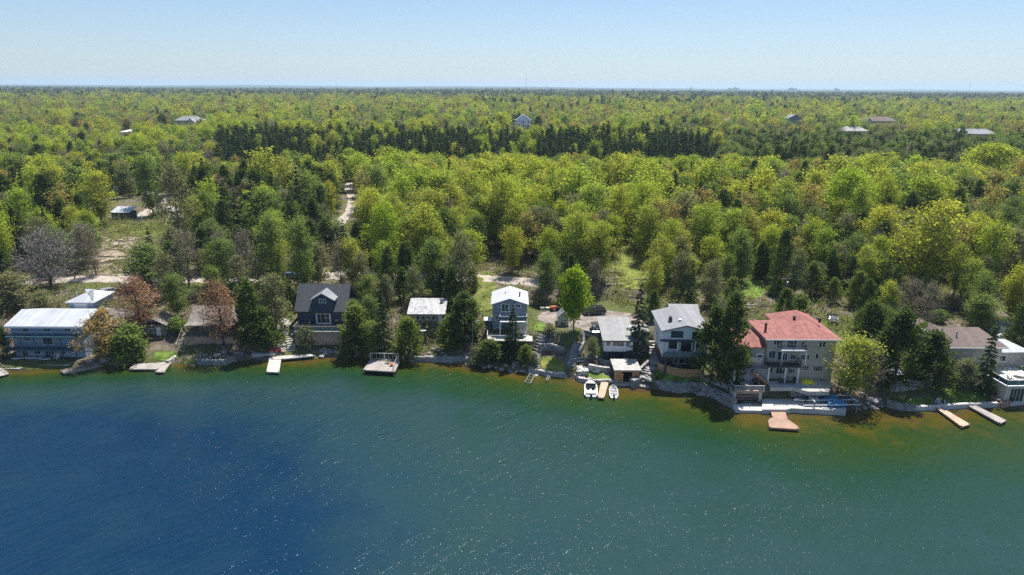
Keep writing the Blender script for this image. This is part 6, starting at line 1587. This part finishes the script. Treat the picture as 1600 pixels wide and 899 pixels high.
# ---------------- shore boulders
rnd = random.Random(9); BM = []
for s in range(4):
    rs = np.random.RandomState(s); mb = MB(); vs = []
    for j, ph_ in enumerate((-.9, -.35, .3, .85)):
        for i in range(7):
            t_ = 6.283*i/7+j*.3; r = math.cos(ph_)*(.8+.35*rs.rand()); vs.append((r*math.cos(t_), r*math.sin(t_)*.8, .6*math.sin(ph_)*(.85+.3*rs.rand())))
    mb.v = vs; mb.f = [(j*7+i, j*7+(i+1) % 7, (j+1)*7+(i+1) % 7, (j+1)*7+i) for j in range(3) for i in range(7)]+[tuple(reversed(range(7))), tuple(range(21, 28))]
    o = mb.build('boulder', 'boulder' if s % 2 else 'limestone'); BM.append(o)
SEG = [(590,760,'at the water below the silver-roofed cabin',40,0,3.5),(300,385,'on the breakwater below the brown cabin',18,0,3.5),(130,200,'along the water under the gold-leaved tree',14,0,2),(480,560,'along the water below the navy house',16,0,2.5),
       (760,835,'along the water below the gable-fronted house',18,0,2),(835,900,'along the water edge of the oval lawn',14,-.2,.9),(1330,1390,'along the water under the dark cedars on the right',18,0,3),(400,460,'in the rock garden left of the navy house deck',22,2,7),(1100,1150,'at the wall end near the boathouse',12,0,2),(905,965,'on the edge beside the moored boats',10,-.2,.8),(985,1020,'beside the winding stone stairs',10,0,2)]
first = set(); BO = []
for (a, c, wh, n, s0, s1) in SEG:
    for i in range(n):
        px = rnd.uniform(a, c); x = PZ(px, 575)[0]*1.0; y = float(shore(x))+rnd.uniform(s0, s1)-.2; x = U(px, 560, y)[0]; y = float(shore(x))+rnd.uniform(s0, s1)-.2; k = rnd.randrange(4)
        if k in first: o = BM[k].copy(); COL.objects.link(o)
        else: o = BM[k]; first.add(k)
        s = rnd.uniform(.25, .75); o.scale = (s*rnd.uniform(.8, 1.3), s, s*rnd.uniform(.7, 1)); o.rotation_euler = (0, 0, rnd.uniform(0, 6.28)); o.location = (x, y, Tz(x, y)+.1*s)
        BO.append((('large ' if s > .55 else 'small ' if s < .4 else '')+('light' if k % 2 == 0 else 'dark')+' boulder '+wh, px, o))
NTH = ORD+['thirteenth','fourteenth','fifteenth','sixteenth','seventeenth','eighteenth','nineteenth','twentieth']
def rank_labels(items, cat, grp):
    d = {}
    for lb, px, o in items: d.setdefault(lb, []).append((px, o))
    for lb, L0 in d.items():
        L0.sort(key=lambda q: q[0])
        for i, (px, o) in enumerate(L0):
            tag(o, lb if len(L0) == 1 else (('leftmost ' if i == 0 else 'rightmost ')+lb if i in (0, len(L0)-1) else lb+', '+NTH[i]+' from left'), cat, grp)
rank_labels(BO, 'boulder', 'boulders along the shore'); rank_labels(LG, 'log', 'felled logs')
# ================================================================== FAR HOUSES AND HORIZON
def far_house(px, py_top, wpx, D, m, rm, label, kind='hip', h=5.5, roofh=3.2, rz=0, wing=None):
    x, zt = U(px, py_top, D); dep = D*math.cos(PITCH)+20*math.sin(PITCH); w_ = wpx*dep/FPX
    z0 = zt-h-roofh; o = thing('distant_house', label, 'house', (x, D, z0), R(rz)); g = Tz(x, D)-z0-1
    MB().box(-w_/2, w_/2, 0, 11, min(g, -1), h-.19).build('wall', m, o)
    if kind == 'hip': hip(o, -w_/2, w_/2, 0, 11, h, h+roofh, rm, .6, run=5)
    else: MB().prism([(-w_/2-.3, h-.19), (0, h+roofh), (w_/2+.3, h-.19)], .2, 10.8).build('gable', m, o); gable_y(o, -w_/2, w_/2, 0, 11, h, h+roofh, rm, .6, .3)
    n = max(2, int(w_/4))
    for i in range(n):
        c = -w_/2+(i+.5)*w_/n; window(o, c-.8, c+.8, h-2.2, h-.7, mull=1, fw=.15); window(o, c-.8, c+.8, .7, 2.2, mull=1, fw=.15)
    if wing:
        a, ww, hh = wing; a *= w_; ww *= w_
        MB().box(a-ww/2, a+ww/2, -4, -.005, min(g, -1), hh-.19).build('wing_wall', m, o); MB().prism([(a-ww/2-.4, hh-.18), (a, hh+2.4), (a+ww/2+.4, hh-.18), (a+ww/2+.4, hh-.02), (a, hh+2.6), (a-ww/2-.4, hh-.02)], -4.6, 4).build('wing_roof', rm, o)
        MB().prism([(a-ww/2, hh-.185), (a, hh+2.2), (a+ww/2, hh-.185)], -4, 0).build('wing_gable', m, o); window(o, a-1, a+1, 1, hh-.8, y=-4, mull=1, fw=.15)
    return o
far_house(291, 182, 38, 520, 'tan_brick', 'grey_roof', 'big grey-roofed house with gabled wing above the left woods', wing=(.25, .35, 5), h=6, roofh=3)
far_house(318, 189, 20, 530, 'tan_brick', 'grey_roof', 'lower grey-roofed garage beside the big left house', h=3, roofh=2)
far_house(818, 180, 24, 560, 'white_siding', 'blue_siding', 'white and blue gabled house beyond the pine plantation', 'gable', 6, 4, wing=(-.3, .5, 4))
far_house(533, 179, 26, 640, 'grey_brick', 'brown_shingle', 'brown-grey house roof beyond the pine plantation on the left')
far_house(422, 184, 30, 560, 'white_siding', 'grey_roof_pale', 'pale low house beyond the left end of the pines', h=3.5, roofh=2)
far_house(760, 175, 20, 650, 'grey_brick', 'brown_shingle', 'small brown house left of the white and blue one', h=4, roofh=2.5)
far_house(1112, 194, 32, 520, 'tan_brick', 'brown_shingle', 'pinkish brown roof above the right end of the pines', h=3.5, roofh=3)
far_house(1134, 186, 24, 600, 'grey_brick', 'grey_roof', 'grey roof just behind the pinkish brown one', h=3, roofh=2.5)
far_house(1243, 180, 26, 600, 'slate_siding', 'grey_roof', 'slate blue house among dark trees on the right', 'gable', 5, 3.5)
far_house(1375, 183, 54, 600, 'tan_brick', 'brown_shingle', 'long brown-roofed mansion with white gables on the right', wing=(-.38, .18, 7), h=7, roofh=3.4)
far_house(1338, 198, 38, 490, 'tan_brick', 'grey_roof', 'grey-blue hipped roof below the long mansion', h=4, roofh=3)
far_house(1525, 202, 68, 480, 'grey_brick', 'grey_roof', 'wide low grey hipped roof at the far right', h=3.5, roofh=3.2)
far_house(196, 165, 14, 900, 'white_siding', 'white_paint', 'tiny white building high in the left woods', h=4, roofh=2)
far_house(198, 203, 22, 480, 'white_siding', 'white_paint', 'long white roof in the left woods', h=3, roofh=1.5)
far_house(1025, 185, 26, 620, 'tan_brick', 'brown_shingle', 'low pale house above the middle of the pines', h=3, roofh=2)
far_house(112, 185, 28, 560, 'grey_brick', 'grey_roof', 'grey-roofed house in the far left woods', h=4, roofh=3)
def mast(px, top, D, label, kind='mast'):
    x, zt = U(px, top, D); z = 20; o = thing('radio_mast' if kind == 'mast' else 'water_tower', label, 'mast' if kind == 'mast' else 'water tower', (x, D, z)); h = zt-z
    if kind == 'mast':
        MB().tube((0,0,0), (0,0,h), D*.00025, D*.00016, 6).build('shaft', 'grey_metal', o); MB().lathe([(D*.0005, h*.8), (D*.0005, h*.86)], 0, 0, 8).build('antenna', 'white_paint', o)
    else:
        MB().tube((0,0,0), (0,0,h*.7), 4, 3, 10).build('column', 'concrete', o); MB().lathe([(3.5, h*.6), (13, h*.75), (14, h*.9), (10, h), (1, h+1)], 0, 0, 16).build('tank', 'concrete', o)
mast(822, 120, 4200, 'thin radio mast on the horizon above the white and blue house'); mast(1022, 129, 5500, 'short radio mast on the horizon right of the middle'); mast(1517, 129, 3800, 'grey radio mast on the horizon at the far right'); mast(525, 128, 4800, 'faint radio mast on the horizon left of the middle')
mast(855, 131, 6000, 'very short mast beside the thin horizon mast')
mast(1080, 136.5, 7000, 'water tower silhouette on the horizon', 'tower')
for i, (px, w_, h_) in enumerate(((1142, 50, 30), (1151, 60, 38), (1240, 90, 36), (1309, 50, 34))):
    x = U(px, 137, 8000)[0]; o = thing('distant_block', ['left low block of the pair on the horizon', 'right taller block of the pair on the horizon', 'wide block on the horizon above the slate blue house', 'small block on the horizon right of the wide one'][i], 'building', (x, 8000, 20))
    MB().box(-w_/2, w_/2, 0, 40, 0, h_).build('wall', 'dark_wall', o); MB().box(-w_/3, 0, 5, 30, h_+.1, h_+8).build('roof_plant', 'dark_wall', o)
# ================================================================== HAZE
hz = MB().box(-16500, 16500, -2200, 22500, -16, 150); o = hz.build('haze', 'bark'); set_kind(o, 'stuff'); o['label'] = 'thin blue air haze over the lake and forest'
m, t = nm('haze_air'); ho = t.nodes.new('ShaderNodeOutputMaterial'); pv = t.nodes.new('ShaderNodeVolumePrincipled'); pv.inputs['Color'].default_value = (.62, .80, 1, 1)
pv.inputs['Density'].default_value = HAZE = .00009; pv.inputs['Anisotropy'].default_value = .2
t.links.new(pv.outputs[0], ho.inputs['Volume']); o.data.materials.clear(); o.data.materials.append(m)
